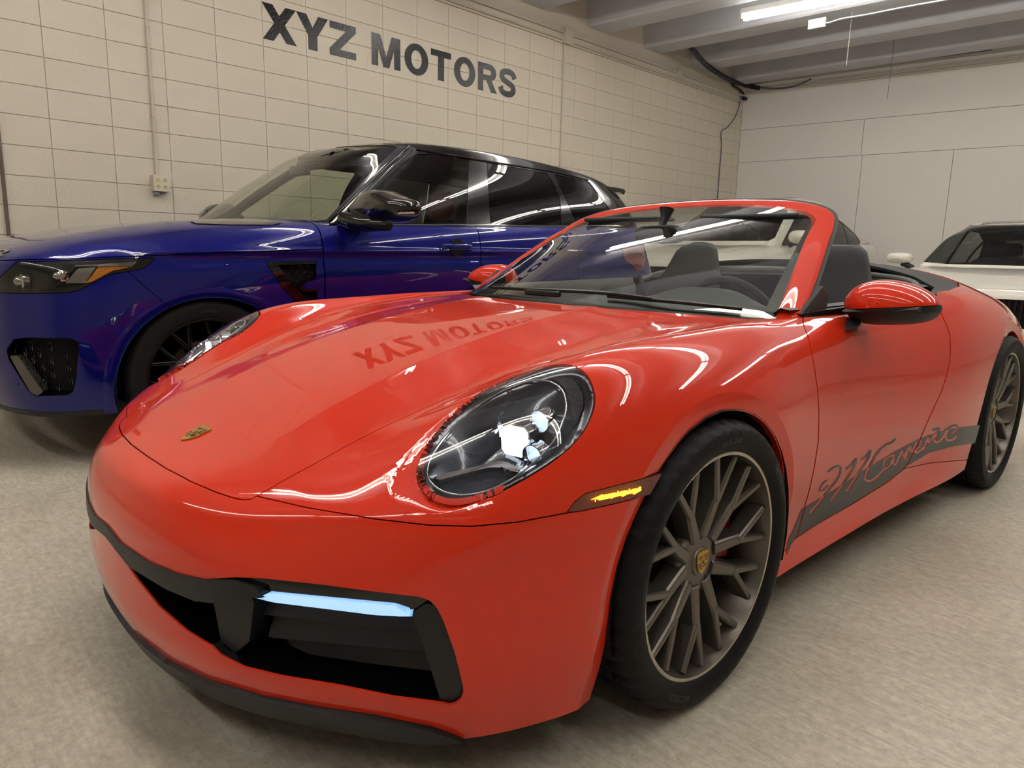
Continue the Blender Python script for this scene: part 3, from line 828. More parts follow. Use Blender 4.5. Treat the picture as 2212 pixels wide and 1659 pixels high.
LIPL = [(100, 1000), (199, 1225), (229, 1286), (282, 1359), (363, 1424), (445, 1465), (567, 1502), (689, 1526), (811, 1544), (933, 1569), (974, 1583), (1018, 1602), (1060, 1640)]
OPEN = np.array([(-.2, .20), (.30, .22), (.50, .33), (.64, .47), (.705, .60), (.735, .80), (.748, 1.2), (.758, 1.55), (.752, 1.75), (.72, 1.93), (.60, 2.05), (.3, 2.11), (-.2, 2.12)])

TON = np.array([(-.2, 2.00), (.3, 2.0), (.60, 1.95), (.70, 1.85), (.757, 1.70), (.766, 1.95), (.742, 2.18), (.68, 2.38), (.55, 2.50), (.3, 2.57), (-.2, 2.59)])
def g_ton(V): return poly_sd(V[:, :2], TON)
HOODP = np.array([(-.3, -.905), (-.1, -.917), (0, -.921), (.122, -.919), (.239, -.908), (.325, -.892), (.374, -.879), (.400, -.870), (.414, -.860), (.417, -.848), (.435, -.752), (.450, -.647), (.462, -.590), (.478, -.510), (.508, -.396), (.556, -.25), (.600, -.09), (.636, .12), (.658, .33), (.674, .50), (.660, .515), (.478, .402), (.380, .345), (.288, .300), (.197, .280), (0, .275), (-.3, .28)])
def g_hood(V): return poly_sd(V[:, :2], HOODP)*1000      # millimetres in plan
def g_seam(V): return poly_sd(proj(V), SEAM, False)          # >0 below
LAMP_IN = catmull([(.68, -.72), (.635, -.638), (.625, -.622), (.605, -.587), (.595, -.549), (.59, -.51), (.60, -.458), (.63, -.397), (.655, -.366), (.725, -.312), (.80, -.27)], 4)
def g_lamp(V): return np.maximum(poly_sd(proj(V), LAMP), poly_sd(V[:, :2], LAMP_IN, False)*1000)
def g_mark(V): return poly_sd(proj(V), MARK)
def g_door(V): return poly_sd(proj(V), DOOR)
def g_sill(V): return poly_sd(proj(V), SILL, False)
def g_mouth(V): return poly_sd(proj(V), MOUTH)
def g_lip(V): return poly_sd(proj(V), LIPL, False)
def g_open(V): return poly_sd(V[:, :2], OPEN)
def g_arch(V, c, ry, rz):
    dy = V[:, 1]-c[0]; dz = V[:, 2]-c[1]; dz = np.where(dz < 0, dz*.12, dz)
    return (np.hypot(dy/ry, dz/rz)-1)*rz
AF = ((0.004, .335), .366, .362); AR = ((2.45, .352), .405, .382)
def cutf(s, fn, reg, offs=(0,)):
    for o in offs:
        c = s.cen(); s.cut(fn(s.src())-o, reg(c))
def refine(s, msk):
    T = s.T[msk]; n0 = len(s.V); e = np.concatenate([T[:, [0, 1]], T[:, [1, 2]], T[:, [2, 0]]]); kk = np.minimum(e[:, 0], e[:, 1]).astype(np.int64)*n0+np.maximum(e[:, 0], e[:, 1])
    uk, inv = np.unique(kk, return_inverse=True); i, j = uk//n0, uk % n0
    nn = s.N[i]+s.N[j]; nn /= np.linalg.norm(nn, axis=1)[:, None]+1e-12
    s.V = np.concatenate([s.V, (s.V[i]+s.V[j])/2]); s.N = np.concatenate([s.N, nn]); m = len(T); a, b_, c_ = n0+inv[:m], n0+inv[m:2*m], n0+inv[2*m:]
    s.T = np.concatenate([s.T[~msk], np.stack([T[:, 0], a, c_], 1), np.stack([a, T[:, 1], b_], 1), np.stack([c_, b_, T[:, 2]], 1), np.stack([a, b_, c_], 1)])
# hood crease: the flanks drop away from a flat centre
def hood_drop(V):
    t = np.clip(V[:, 0]-.262, 0, 1); return .0075*(1-np.exp(-t/.06))*np.clip((V[:, 1]+.80)/.25, 0, 1)*np.clip((.45-V[:, 1])/.15, 0, 1)*np.clip((.60-V[:, 0])/.10, 0, 1)*(V[:, 2] > .5)
DISH = catmull(z3([(1000, 285), (760, 405), (520, 590), (300, 775), (150, 930), (72, 1080), (66, 1180), (130, 1280), (270, 1345), (420, 1362), (600, 1335), (800, 1265), (1000, 1180), (1100, 1000), (900, 700)]), 4, closed=True)
gD = lambda V: poly_sd(proj(V), DISH)
for _ in range(2): refine(S, (gD(S.cen()) < 12) & (S.cen()[:, 1] < -.36) & (S.cen()[:, 2] > .5))
S.cut(S.V[:, 0]-.262, (S.cen()[:, 1] < .4) & (S.cen()[:, 2] > .55)); S.U = S.V.copy(); S.V[:, 2] -= hood_drop(S.V); S0.V[:, 2] -= hood_drop(S0.V)
S.cut(gD(S.U), S.cen()[:, 1] < -.3); S.cut(g_lamp(S.U)-1.5, S.cen()[:, 1] < -.2); S.cut(g_lamp(S.U)+1.0, S.cen()[:, 1] < -.2)
_d = gD(S.U); _l = g_lamp(S.U)-1.5; _k = (_d < 0) & (_l > -1e-5) & (S.V[:, 1] < -.42); _t = np.where(_k, -_d/(-_d+np.maximum(_l, 0)+1e-9), 0)
S.V -= S.N*(.010*_t**1.3*np.clip((-.42-S.V[:, 1])/.10, 0, 1))[:, None]
_out = ~((g_lamp(S.cen()) < 1.5) & (S.cen()[:, 1] < -.2)); _T = S.T[_out]; _f = np.cross(S.V[_T[:, 1]]-S.V[_T[:, 0]], S.V[_T[:, 2]]-S.V[_T[:, 0]]); _N = np.zeros_like(S.V)
for k in range(3): np.add.at(_N, _T[:, k], _f)
_N[np.abs(S.V[:, 0]) < 1e-6, 0] = 0; _u = np.linalg.norm(_N, axis=1) > 1e-12; S.N = np.where(_u[:, None], _N/(np.linalg.norm(_N, axis=1)[:, None]+1e-15), S.N)
LIPW = .042
rf = lambda c: (c[:, 1] < .75) & (c[:, 2] > .45)
rfront = lambda c: (c[:, 1] < 0)
rside = lambda c: (c[:, 0] > .5)
cutf(S, lambda V: g_arch(V, *AF), lambda c: (c[:, 0] > .55) & (np.abs(c[:, 1]) < .6) & (c[:, 2] < .8), (0, LIPW))
cutf(S, lambda V: g_arch(V, *AR), lambda c: (c[:, 0] > .55) & (np.abs(c[:, 1]-2.45) < .7) & (c[:, 2] < .85), (0, LIPW))
HG, DG = 1.5, 1.1
cutf(S, g_hood, rf, (-HG, HG))
cutf(S, g_mark, lambda c: (c[:, 1] < -.15) & (c[:, 0] > .6), (-1, 1))
cutf(S, g_seam, lambda c: rfront(c) & (c[:, 1] < -.1), (-HG, HG))
cutf(S, g_mouth, lambda c: rfront(c) & (c[:, 2] < .56), (0,))
cutf(S, g_lip, lambda c: rfront(c) & (c[:, 2] < .45), (0,))
cutf(S, g_door, lambda c: rside(c) & (c[:, 1] > .3) & (c[:, 1] < 1.9), (-DG, DG))
cutf(S, g_sill, lambda c: rside(c) & (c[:, 1] > .2) & (c[:, 1] < 2.2) & (c[:, 2] < .5), (-.8, .8))
cutf(S, g_ton, lambda c: (c[:, 2] > .7) & (c[:, 1] > 1.5), (-.002, .002))
cutf(S, g_open, lambda c: c[:, 2] > .7, (0,))
# classify
c = S.cen()
gh, gs, gl, gm, gd, gsi, gmo, gli, go = g_hood(c), g_seam(c), g_lamp(c), g_mark(c), g_door(c), g_sill(c), g_mouth(c), g_lip(c), g_open(c)
a_f, a_r = g_arch(c, *AF), g_arch(c, *AR)
lab = np.full(len(c), 'rear', dtype='<U10')
front = c[:, 1] < 0
fore = (c[:, 1] < .75) & ((gd > 0) | (c[:, 0] < .6) | (c[:, 1] < .3))
lab[(c[:, 1] < .95) & (gd > 0)] = 'fender'
side = c[:, 0] > .5
lab[(gs > 0) & (c[:, 1] < -.1)] = 'bumper'
lab[(gs > 0) & (c[:, 1] < 0) & (c[:, 2] < .5) ] = 'bumper'
lab[(np.abs(gs) < HG) & (c[:, 1] < -.1)] = 'gap'
inh = (gh < -HG) & (c[:, 1] < .7) & (c[:, 2] > .5)
ring = (np.abs(gh) <= HG) & (c[:, 1] < .7) & (c[:, 2] > .5)
lab[(gh > HG) & (gs < 0) & (c[:, 1] < .1) & (lab == 'rear')] = 'fender'
lab[inh] = 'hood'; lab[ring] = 'gap'
lab[(gd < -DG) & side & (c[:, 1] > .3) & (c[:, 1] < 1.9)] = 'door'
lab[(np.abs(gd) <= DG) & side & (c[:, 1] > .3) & (c[:, 1] < 1.9)] = 'gap'
sl = (gsi > .8) & side & (c[:, 1] > .2) & (c[:, 1] < 2.2) & (c[:, 2] < .5)
lab[sl] = 'sill'
lab[(np.abs(gsi) <= .8) & side & (c[:, 1] > .3) & (c[:, 1] < 2.2) & (c[:, 2] < .5)] = 'gap'
lab[(gm < 1) & (c[:, 1] < -.15) & (c[:, 0] > .6)] = 'gap'
lab[(gm < -1) & (c[:, 1] < -.15) & (c[:, 0] > .6)] = 'marker'
lab[(gl < 1.5) & front] = 'gap'; lab[(gl < -1.0) & front] = 'lamp'
lab[(gmo < 0) & front & (c[:, 2] < .56)] = 'mouth'
lab[(gli > 0) & front & (c[:, 2] < .40) & (gmo > 0)] = 'lip'
gt = g_ton(c); lab[(np.abs(gt) < .002) & (c[:, 2] > .7)] = 'gap'; lab[(gt < -.002) & (c[:, 2] > .7)] = 'lid'
lab[(go < 0) & (c[:, 2] > .7) & (lab != 'hood')] = 'open'
for a, nm in ((a_f, 'archF'), (a_r, 'archR')):
    k = (c[:, 0] > .55) & (np.abs(c[:, 1]-(0 if nm == 'archF' else 2.45)) < .7) & (c[:, 2] < .85)
    lab[k & (a < LIPW) & ~np.isin(lab, ['gap', 'lip', 'marker'])] = nm+'lip'
    lab[k & (a < 0)] = 'arch'
PANELS = [('hood', 'hood', True), ('bumper', 'front_bumper', True), ('fender', 'fender', False), ('door', 'door', False), ('sill', 'side_skirt', False), ('rear', 'rear_body', True)]
for key_, nm, both in PANELS:
    sel = lab == key_
    if both: panel(nm, S, sel, M_RED, car, both=True, rim=.004 if nm == 'front_bumper' else .012)
    else:
        panel(nm, S, sel, M_RED, car); panel(nm, S, sel, M_RED, car, mirror=True)
# front lip (black, slightly proud)
def patch(src, sel, off, nm, m, parent, rim=.012, mirror='two', out=None):
    """object from triangles pushed out by off (number or per-vertex array fn); mirror: 'two' separate objects, 'both' welded, 'one' left only"""
    V = src.V.copy(); N = src.N
    d = off(V) if callable(off) else off
    V = V + N*(d[:, None] if hasattr(d, '__len__') else d)
    V[np.abs(src.V[:, 0]) < 1e-6, 0] = 0
    s2 = Surf(V, src.T, N); outp = []
    if mirror == 'both': outp.append(panel(nm, s2, sel, m, parent, both=True, rim=rim))
    else:
        outp.append(panel(nm, s2, sel, m, parent, rim=rim))
        if mirror == 'two': outp.append(panel(nm, s2, sel, m, parent[1] if isinstance(parent, tuple) else parent, mirror=True, rim=rim))
    return outp
patch(S, lab == 'lid', -.004, 'soft_top_lid', mat('soft_top_black', srgb(30, 31, 33), .6, bump=(600, .15)), car, mirror='both')
patch(S, lab == 'lip', .010, 'spoiler_lip', M_BLK, car, mirror='both', rim=.02)
# wheel arch lips: a facet turned inward
for nm, A in (('archFlip', AF), ('archRlip', AR)):
    s2 = relit(S, lab == nm); a = g_arch(s2.V, *A); t = np.clip(1-a/LIPW, 0, 1)
    s2.V[:, 0] -= .011*t; s3 = relit(s2, np.ones(len(s2.T), bool))
    panel('arch_lip', s3, np.ones(len(s3.T), bool), M_RED, car, rim=.03); panel('arch_lip', s3, np.ones(len(s3.T), bool), M_RED, car, mirror=True, rim=.03)
# dark inner shell behind the gaps
c0 = S0.cen(); keep = ~((g_lamp(c0) < -6) & (c0[:, 1] < 0)) & ~((g_mouth(c0) < 3) & (c0[:, 1] < 0) & (c0[:, 2] < .56)) & ~((g_open(c0) < .02) & (c0[:, 2] > .7) & (g_hood(c0) > -15)) \
    & ~((np.abs(c0[:, 1]) < .5) & (g_arch(c0, *AF) < .02) & (c0[:, 0] > .5) & (c0[:, 2] < .85)) & ~((np.abs(c0[:, 1]-2.45) < .6) & (g_arch(c0, *AR) < .02) & (c0[:, 0] > .5) & (c0[:, 2] < .85))
patch(S0, keep, -.013, 'inner_shell', M_DARK, car, mirror='both', rim=0)
# floor pan
b = MB(); b.prism([(-.76, -.60), (.76, -.60), (.82, -.40), (.82, 2.9), (.6, 3.35), (-.6, 3.35), (-.82, 2.9), (-.82, -.40)], .155, .17); b.build('floor_pan', M_DARK, car)
# wheel wells
for (cy, cz), ry, rz in (AF, AR):
    for sx in (1, -1):
        mb = MB(); n = 20; G = []
        for q in range(n+1):
            an = -.25+(math.pi+.5)*q/n
            G.append([(sx*x, cy+(ry+.004)*math.cos(an), cz+(rz+.004)*math.sin(an)) for x in (.895, .50)])
        mb.grid(G); mb.add([(sx*.50, cy-ry-.01, .16), (sx*.50, cy+ry+.01, .16), (sx*.50, cy+ry+.01, .60), (sx*.50, cy-ry-.01, .60)], [(0, 1, 2, 3)])
        mb.build('wheel_well', M_DARK, car)

# ------------------------------------------------------------------ pixel -> body surface lookups
def make_lookup(src, off=(0, 0, 0)):
    off = np.array(off, float); pv = proj(src.V+off); T = src.T; cn = src.cen()+off
    f = np.cross(src.V[T[:, 1]]-src.V[T[:, 0]], src.V[T[:, 2]]-src.V[T[:, 0]])
    T = T[np.einsum('ij,ij->i', f, CC-cn) > 0]; A, B, C_ = pv[T[:, 0]], pv[T[:, 1]], pv[T[:, 2]]
    d = (B[:, 1]-C_[:, 1])*(A[:, 0]-C_[:, 0])+(C_[:, 0]-B[:, 0])*(A[:, 1]-C_[:, 1]); d = np.where(np.abs(d) < 1e-12, 1e-12, d)
    near = 1/(1+np.linalg.norm(src.V[T[:, 0]]+off-CC, axis=1))
    def at(u, v):
        w0 = ((B[:, 1]-C_[:, 1])*(u-C_[:, 0])+(C_[:, 0]-B[:, 0])*(v-C_[:, 1]))/d
        w1 = ((C_[:, 1]-A[:, 1])*(u-C_[:, 0])+(A[:, 0]-C_[:, 0])*(v-C_[:, 1]))/d; w2 = 1-w0-w1
        m = np.minimum(np.minimum(w0, w1), w2); i = int(np.argmax(np.where(m > -1e-6, near, m-1)))
        w = np.array([w0[i], w1[i], w2[i]]); n = w @ src.N[T[i]]
        return w @ src.V[T[i]], n/np.linalg.norm(n)
    return at
surf_at = make_lookup(S0)
def px_patch(nm, poly, off, m, parent, rim=.012, mirror='two', ymax=-.2, smooth=0, zmin=0.0, zmax=2.0, ymin=-5, src=None, pj=None, xmin=-1):
    src = src or S0; pj = pj or proj
    cs = src.cen(); s2 = Surf(src.V.copy(), src.T[(cs[:, 1] < ymax+.15) & (cs[:, 1] > ymin-.15) & (cs[:, 0] > xmin)].copy(), src.N.copy())
    poly = catmull(poly, smooth, closed=True) if smooth else np.array(poly, float)
    s2.cut(poly_sd(pj(s2.V), poly)); cc_ = s2.cen()
    sel = (poly_sd(pj(cc_), poly) < 0) & (cc_[:, 1] < ymax) & (cc_[:, 2] > zmin) & (cc_[:, 2] < zmax) & (cc_[:, 1] > ymin)
    return patch(s2, sel, off, nm, m, parent, rim=rim, mirror=mirror)

# ------------------------------------------------------------------ bumper intakes
cm = lab == 'mouth'
patch(S, cm, -.14, 'intake_cavity', M_DARK, car, mirror='both', rim=0)
# surround walls from the opening edge inwards
s2 = relit(S, cm)
panel_rim = panel('intake_frame', Surf(S.V-S.N*.004, S.T, S.N), cm, M_GLB, car, both=True, rim=.14)
# keep only the rim of that object (drop the flush skin)
bm = bmesh.new(); bm.from_mesh(panel_rim.data); bm.faces.ensure_lookup_table()
nskin = cm.sum()*2; bmesh.ops.delete(bm, geom=[f for f in bm.faces if f.index < nskin], context='FACES'); bm.to_mesh(panel_rim.data); bm.free()
CROSS = [(120, 950), (188, 1049), (205, 1099), (262, 1172), (323, 1213), (388, 1239), (445, 1251), (506, 1252), (560, 1270), (566, 1292), (518, 1284), (470, 1302), (424, 1297), (363, 1272), (282, 1223), (237, 1166), (190, 1105), (90, 1000)]
px_patch('crossbar', CROSS, .004, M_BLK, car, rim=.05, mirror='both', zmax=.6)
px_patch('intake_pillar', [(436, 1284), (518, 1280), (532, 1310), (522, 1396), (490, 1424), (458, 1396), (448, 1340)], -.02, M_BLK, car, rim=.05)
px_patch('intake_blade', [(888, 1330), (920, 1306), (943, 1312), (957, 1339), (982, 1408), (998, 1473), (1002, 1493), (995, 1512), (975, 1522), (953, 1524), (939, 1477), (913, 1396)], -.006, M_BLK, car, rim=.06)
px_patch('intake_brow', [(500, 1253), (567, 1252), (689, 1265), (811, 1281), (905, 1292), (928, 1300), (892, 1322), (852, 1308), (595, 1283), (570, 1280)], -.012, M_GLB, car, rim=.05)
drl = px_patch('daytime_light', [(551, 1294), (575, 1284), (595, 1285), (725, 1298), (852, 1311), (886, 1334), (811, 1331), (700, 1317), (587, 1303)], -.004, M_DRL, car, rim=.03)
for sl_ in ([(528, 1306), (888, 1334), (906, 1386), (531, 1350)], [(534, 1356), (908, 1391), (919, 1436), (545, 1401)], [(547, 1405), (921, 1441), (937, 1486), (640, 1447), (590, 1432)]):
    top = (np.array(sl_[0])+np.array(sl_[1]))/2; bot = (np.array(sl_[2])+np.array(sl_[3]))/2
    L0, L1 = np.array(sl_[0], float), np.array(sl_[1], float); dd = (L1-L0)/np.linalg.norm(L1-L0); nn = np.array([-dd[1], dd[0]])
    H = abs((bot-top) @ nn)
    px_patch('louvre', sl_, (lambda V, L0=L0, nn=nn, H=H: -.075+.032*np.clip((proj(V)-L0) @ nn/H, 0, 1)), M_BLK, car, rim=.012)

# ------------------------------------------------------------------ text outlines as mesh data
def text_mesh(body, size=1.0, bold=0.0):
    cu = bpy.data.curves.new('t', 'FONT'); cu.body = body; cu.size = size; cu.offset = bold; cu.resolution_u = 3
    o = bpy.data.objects.new('t', cu); COL.objects.link(o); bpy.context.view_layer.update()
    me = o.evaluated_get(bpy.context.evaluated_depsgraph_get()).to_mesh()
    V = np.array([v.co[:] for v in me.vertices]) if len(me.vertices) else np.zeros((0, 3)); F = [tuple(p.vertices) for p in me.polygons]
    bpy.data.objects.remove(o); bpy.data.curves.remove(cu)
    return V, F
SHIELD = [(-.5, .5), (-.47, .56), (0, .62), (.47, .56), (.5, .5), (.49, .05), (.42, -.25), (.25, -.48), (0, -.66), (-.25, -.48), (-.42, -.25), (-.49, .05)]
def crest(name, M, w, parent):
    """gold shield with banded quarters; M maps local (x right, y up, z out)"""
    mb = MB(); mb.prism([(x*w, y*w) for x, y in SHIELD], 0, w*.05, M=M, mi=0)
    h = w*.051
    def q(pts, mi, hh): mb.prism([(x*w, y*w) for x, y in pts], h, h+hh, M=M, mi=mi)
    for k in range(3):      # upper right and lower left bands
        y0 = .36-.125*k
        q([(.03, y0-.06), (.44, y0-.06), (.44, y0), (.03, y0)], 1 if k % 2 == 0 else 2, w*.012)
        y1 = -.05-.13*k; xm = .44-.10*k*k/2
        q([(-xm, y1-.06), (-.03, y1-.06), (-.03, y1), (-xm, y1)], 1 if k % 2 == 0 else 2, w*.012)
    for s, yy in ((-1, .27), (1, -.18)):   # antler arcs on the gold quarters
        for k in range(3):
            xs = s*(.10+.10*k); q([(xs-.02, yy-.12+.02*k), (xs+.02, yy-.12+.02*k), (xs+.03*s+.02, yy+.10-.02*k), (xs+.03*s-.02, yy+.10-.02*k)], 2, w*.012)
    q([(x*.34, y*.34+.02) for x, y in SHIELD], 0, w*.03)
    q([(-.06, -.10), (.05, -.10), (.09, .02), (.03, .12), (-.02, .14), (-.07, .04)], 2, w*.042)
    return mb.build(name, [M_GOLD, M_CRED, M_GLB], parent)

# ------------------------------------------------------------------ wheels
def bar(mb, p0, p1, w0, w1, x0, x1, d0, d1, ch=.35):
    """tapered spoke bar in the wheel plane; p=(y,z); x face height, d depth; chamfered face"""
    p0, p1 = np.array(p0, float), np.array(p1, float); t = (p1-p0)/np.linalg.norm(p1-p0); n = np.array([-t[1], t[0]])
    G = []
    for p, w, x, d in ((p0, w0, x0, d0), (p1, w1, x1, d1)):
        sec = [(-w*.75, x-d), (-w/2, x-.006), (-w*ch, x), (w*ch, x), (w/2, x-.006), (w*.75, x-d)]
        G.append([(xx, p[0]+n[0]*a, p[1]+n[1]*a) for a, xx in sec])
    V = G[0]+G[1]; F = [(i, i+1, 7+i, 6+i) for i in range(5)]+[(5, 0, 6, 11), (5, 4, 3, 2, 1, 0), (6, 7, 8, 9, 10, 11)]
    mb.add(V, F)
def make_wheel(R, rr, w, cx, cy, cz, parent, brand=True, mrim=None, medge=None, nsp=10, label=('MICHELIN', '245/35 ZR20')):
    """left-hand wheel built around the axle, outer face towards +x; returns its part objects"""
    ox = cx+w/2-.012               # plane of the outer lip
    mrim = mrim or M_RIM; medge = medge or M_RIME
    # tyre
    n = 144; hw = w/2
    prof = [(rr-.012, hw-.045), (rr-.004, hw-.016), (rr+.003, hw-.010), (rr+.012, hw+.0), (rr+(R-rr)*.45, hw+.006), (R-.020, hw+.001), (R-.010, hw-.010), (R-.0045, hw-.022)]
    tread = []
    for a, b_ in ((hw-.030, hw-.062), (hw-.068, hw-.100), (hw-.106, -(hw-.106)), (-(hw-.100), -(hw-.068)), (-(hw-.062), -(hw-.030))):
        tread += [(R-.001, a), (R, a-.004), (R, b_+.004), (R-.001, b_), (R-.008, b_-.0008), (R-.008, b_-.005)]
    tread = tread[:-2]
    back = [(r, -h) for r, h in prof[::-1]]
    allp = prof+tread+back; np_, nt_ = len(prof), len(tread)
    G = []
    for q in range(n):
        an = 2*math.pi*q/n; row = []
        for i, (r, h) in enumerate(allp):
            sh = .35*math.sin(h*40)*.03
            if np_-3 <= i < np_+nt_+3 and q % 3 == 0 and r > R-.012: r = r-(.0055 if i >= np_-1 else .003)
            row.append((cx+h, cy+r*math.cos(an+sh), cz+r*math.sin(an+sh)))
        G.append(row)
    mb = MB(); mb.grid(G, close_u=True); ty = mb.build('tyre', M_TYRE, parent, smooth=35)
    # sidewall lettering
    if brand:
        for txt, a0, sz in ((label[0], -2.05, .021), (label[1], 1.55, .016), (label[0], .55, .021)):
            TV, TF = text_mesh(txt, sz, .0004)
            if not len(TV): continue
            r0 = rr+(R-rr)*.36; wid = TV[:, 0].max(); V = []
            for x, y, z in TV:
                an = a0-(x-wid/2)/r0; r = r0+y
                V.append((cx+hw+.0066-abs(r-(rr+(R-rr)*.45))*.12, cy+r*math.cos(an), cz+r*math.sin(an)))
            mb = MB(); mb.add(V, TF); mb.build('tyre_lettering', mat('tyre_print', srgb(44, 44, 45), .45), ty, recalc=False)
    # rim: barrel, lip
    mb = MB(); rl = rr+.004
    mb.lathe([(rl-.003, ox-cx-.004), (rl, ox-cx+.002), (rl-.004, ox-cx+.003), (rl-.008, ox-cx+.001), (rl-.011, ox-cx-.008), (rl-.022, ox-cx-.05), (rl-.034, ox-cx-.10), (rl-.034, ox-cx-w+.05), (rl-.01, ox-cx-w+.03), (rl-.006, ox-cx-w+.026)], 96, 'x', (cx, cy, cz))
    rim = mb.build('wheel_rim', mrim, parent, smooth=40)
    mb = MB(); mb.lathe([(rl-.0005, ox-cx+.0025), (rl-.0042, ox-cx+.0038), (rl-.0085, ox-cx+.0018)], 96, 'x', (cx, cy, cz)); mb.build('rim_edge', medge, rim, smooth=60)
    # spokes
    fh, fr = ox-.036, ox-.008
    sp = None
    for k in range(10):
        an = math.radians(9+36*k+(3 if k % 2 else -3))
        if True:
            mb = MB()
            def P(r, a): return (cy+r*math.cos(a), cz+r*math.sin(a))
            root = an+math.radians(-7 if k % 2 else 7)
            rf_ = rr*.60
            bar(mb, P(.060, root), P(rf_, an), .034, .027, fh+.004, ox-.018, .045, .040)
            e1, e2 = math.radians(9+36*k-9), math.radians(9+36*k+9)
            bar(mb, P(rf_-.012, an), P(rr-.010, e1), .021, .016, ox-.0182, fr, .038, .045)
            bar(mb, P(rf_-.012, an), P(rr-.010, e2), .021, .016, ox-.0178, fr, .038, .045)
            mb.build('spoke', mrim, rim, bevel=.0015, seg=1)
    mb = MB(); mb.lathe([(0, fh+.004), (.034, fh+.004), (.036, fh), (.044, fh-.001), (.078, fh-.004), (.084, fh-.012), (.086, fh-.06), (0, fh-.06)], 40, 'x', (0, cy, cz)); hub = mb.build('hub', mrim, rim, smooth=40)
    for k in range(5):
        a = math.radians(90+72*k); y, z = cy+.060*math.cos(a), cz+.060*math.sin(a)
        mb = MB(); mb.lathe([(0, fh-.012), (.0135, fh-.012), (.0145, fh-.003), (.0135, fh-.0025), (.0, fh-.0025)][1:3]+[(.0125, fh-.0022), (0, fh-.0022)], 14, 'x', (0, y, z), mi=0)
        mb.lathe([(.008, fh-.002), (.0075, fh-.0005), (0, fh-.0005)], 6, 'x', (0, y, z), mi=1)
        mb.build('lug_bolt', [M_GLB, M_SAT], rim)
    Mx = Matrix(((0, 0, 1, fh+.0045), (1, 0, 0, cy), (0, 1, 0, cz), (0, 0, 0, 1)))
    crest('centre_cap', Mx, .046, rim)
    a = math.radians(-62); mb = MB(); mb.tube([(ox-.05, cy+(rl-.036)*math.cos(a), cz+(rl-.036)*math.sin(a)), (ox-.028, cy+(rl-.05)*math.cos(a), cz+(rl-.05)*math.sin(a))], .0045, 8); mb.build('valve', M_ALU, rim)
    # brake disc and caliper
    mb = MB(); mb.lathe([(.09, ox-.085), (.172, ox-.085), (.172, ox-.118), (.09, ox-.118)], 60, 'x', (0, cy, cz), close=True)
    disc = mb.build('brake_disc', M_DISC, parent, smooth=40)
    mb = MB()
    for k in range(36):
        a = 2*math.pi*k/36; r = (.120, .138, .156)[k % 3]; y, z = cy+r*math.cos(a), cz+r*math.sin(a)
        mb.lathe([(.0035, ox-.0848), (0, ox-.0848)], 8, 'x', (0, y, z))
    mb.build('disc_holes', M_DARK, disc)
    mb = MB(); mb.lathe([(.02, ox-.07), (.085, ox-.075), (.09, ox-.10)], 30, 'x', (0, cy, cz)); mb.build('disc_bell', M_SAT, disc, smooth=40)
    mb = MB(); mb.lathe([(.118, ox-.062), (.150, ox-.060), (.186, ox-.068), (.188, ox-.135), (.118, ox-.135)], 14, 'x', (0, cy, cz), close=True, a0=math.radians(-15), a1=math.radians(58))
    mb.build('brake_caliper', M_CALI, parent, smooth=50)
    return [ty, rim, disc]
def mir(o, par):
    """mirror image of a part (and its sub-parts) across the car's centre plane"""
    me = o.data.copy()
    co = np.empty(len(me.vertices)*3); me.vertices.foreach_get('co', co); co = co.reshape(-1, 3); co[:, 0] *= -1; me.vertices.foreach_set('co', co.ravel())
    if 'custom_normal' in me.attributes: me.attributes.remove(me.attributes['custom_normal'])
    me.flip_normals()
    c2 = o.copy(); c2.data = me; COL.objects.link(c2); c2.parent = par
    for ch in o.children: mir(ch, c2)
    return c2
for (cx, cy, cz, R, rr, w) in ((.790, 0, .3395, .3395, .264, .245), (.775, 2.45, .3575, .3575, .277, .300)):
    before = set(car.children)
    make_wheel(R, rr, w, cx, cy, cz, car)
    for o in [o for o in car.children if o not in before]: mir(o, car)

# ------------------------------------------------------------------ headlamps
def mirror_children(objs, par):
    for o in objs: mir(o, par)
lens_sel = lab == 'lamp'
def bowl(V):
    sd = np.clip(-g_lamp(V)/70.0, 0, 1); return -.004-.062*(sd*sd*(3-2*sd))
M_BOWL = mat('lamp_bowl', srgb(14, 16, 28), .16, .3, coat=.5)
bw = patch(S, lens_sel, bowl, 'headlamp', M_BOWL, car, rim=0, mirror='one')[0]
sB2 = relit(Surf(S.V+S.N*bowl(S.V)[:, None], S.T, S.N), lens_sel)
bw.data.normals_split_custom_set_from_vertices([tuple(n) for n in sB2.N])
def lamp_curve(pts, off, k=6):
    out = []
    for u, v in catmull(z3(pts), k, closed=True):
        p, n = surf_at(u, v); out.append(p+n*off)
    return out
RING = [(365, 1010), (420, 850), (540, 690), (700, 530), (860, 420), (1020, 335), (1200, 275), (1350, 285), (1450, 350), (1490, 480), (1465, 620), (1390, 780), (1250, 930), (1050, 1080), (850, 1170), (650, 1200), (500, 1170), (400, 1095)]
P = lamp_curve(RING, -.008, 3); mb = MB(); mb.tube(P+[P[0]], .0022, 6, caps=False); mb.build('trim_ring', M_CHR, bw, smooth=60)
mb = MB()
P1 = lamp_curve(RING, -.009, 3); cpt = np.mean(np.array(P1), 0)
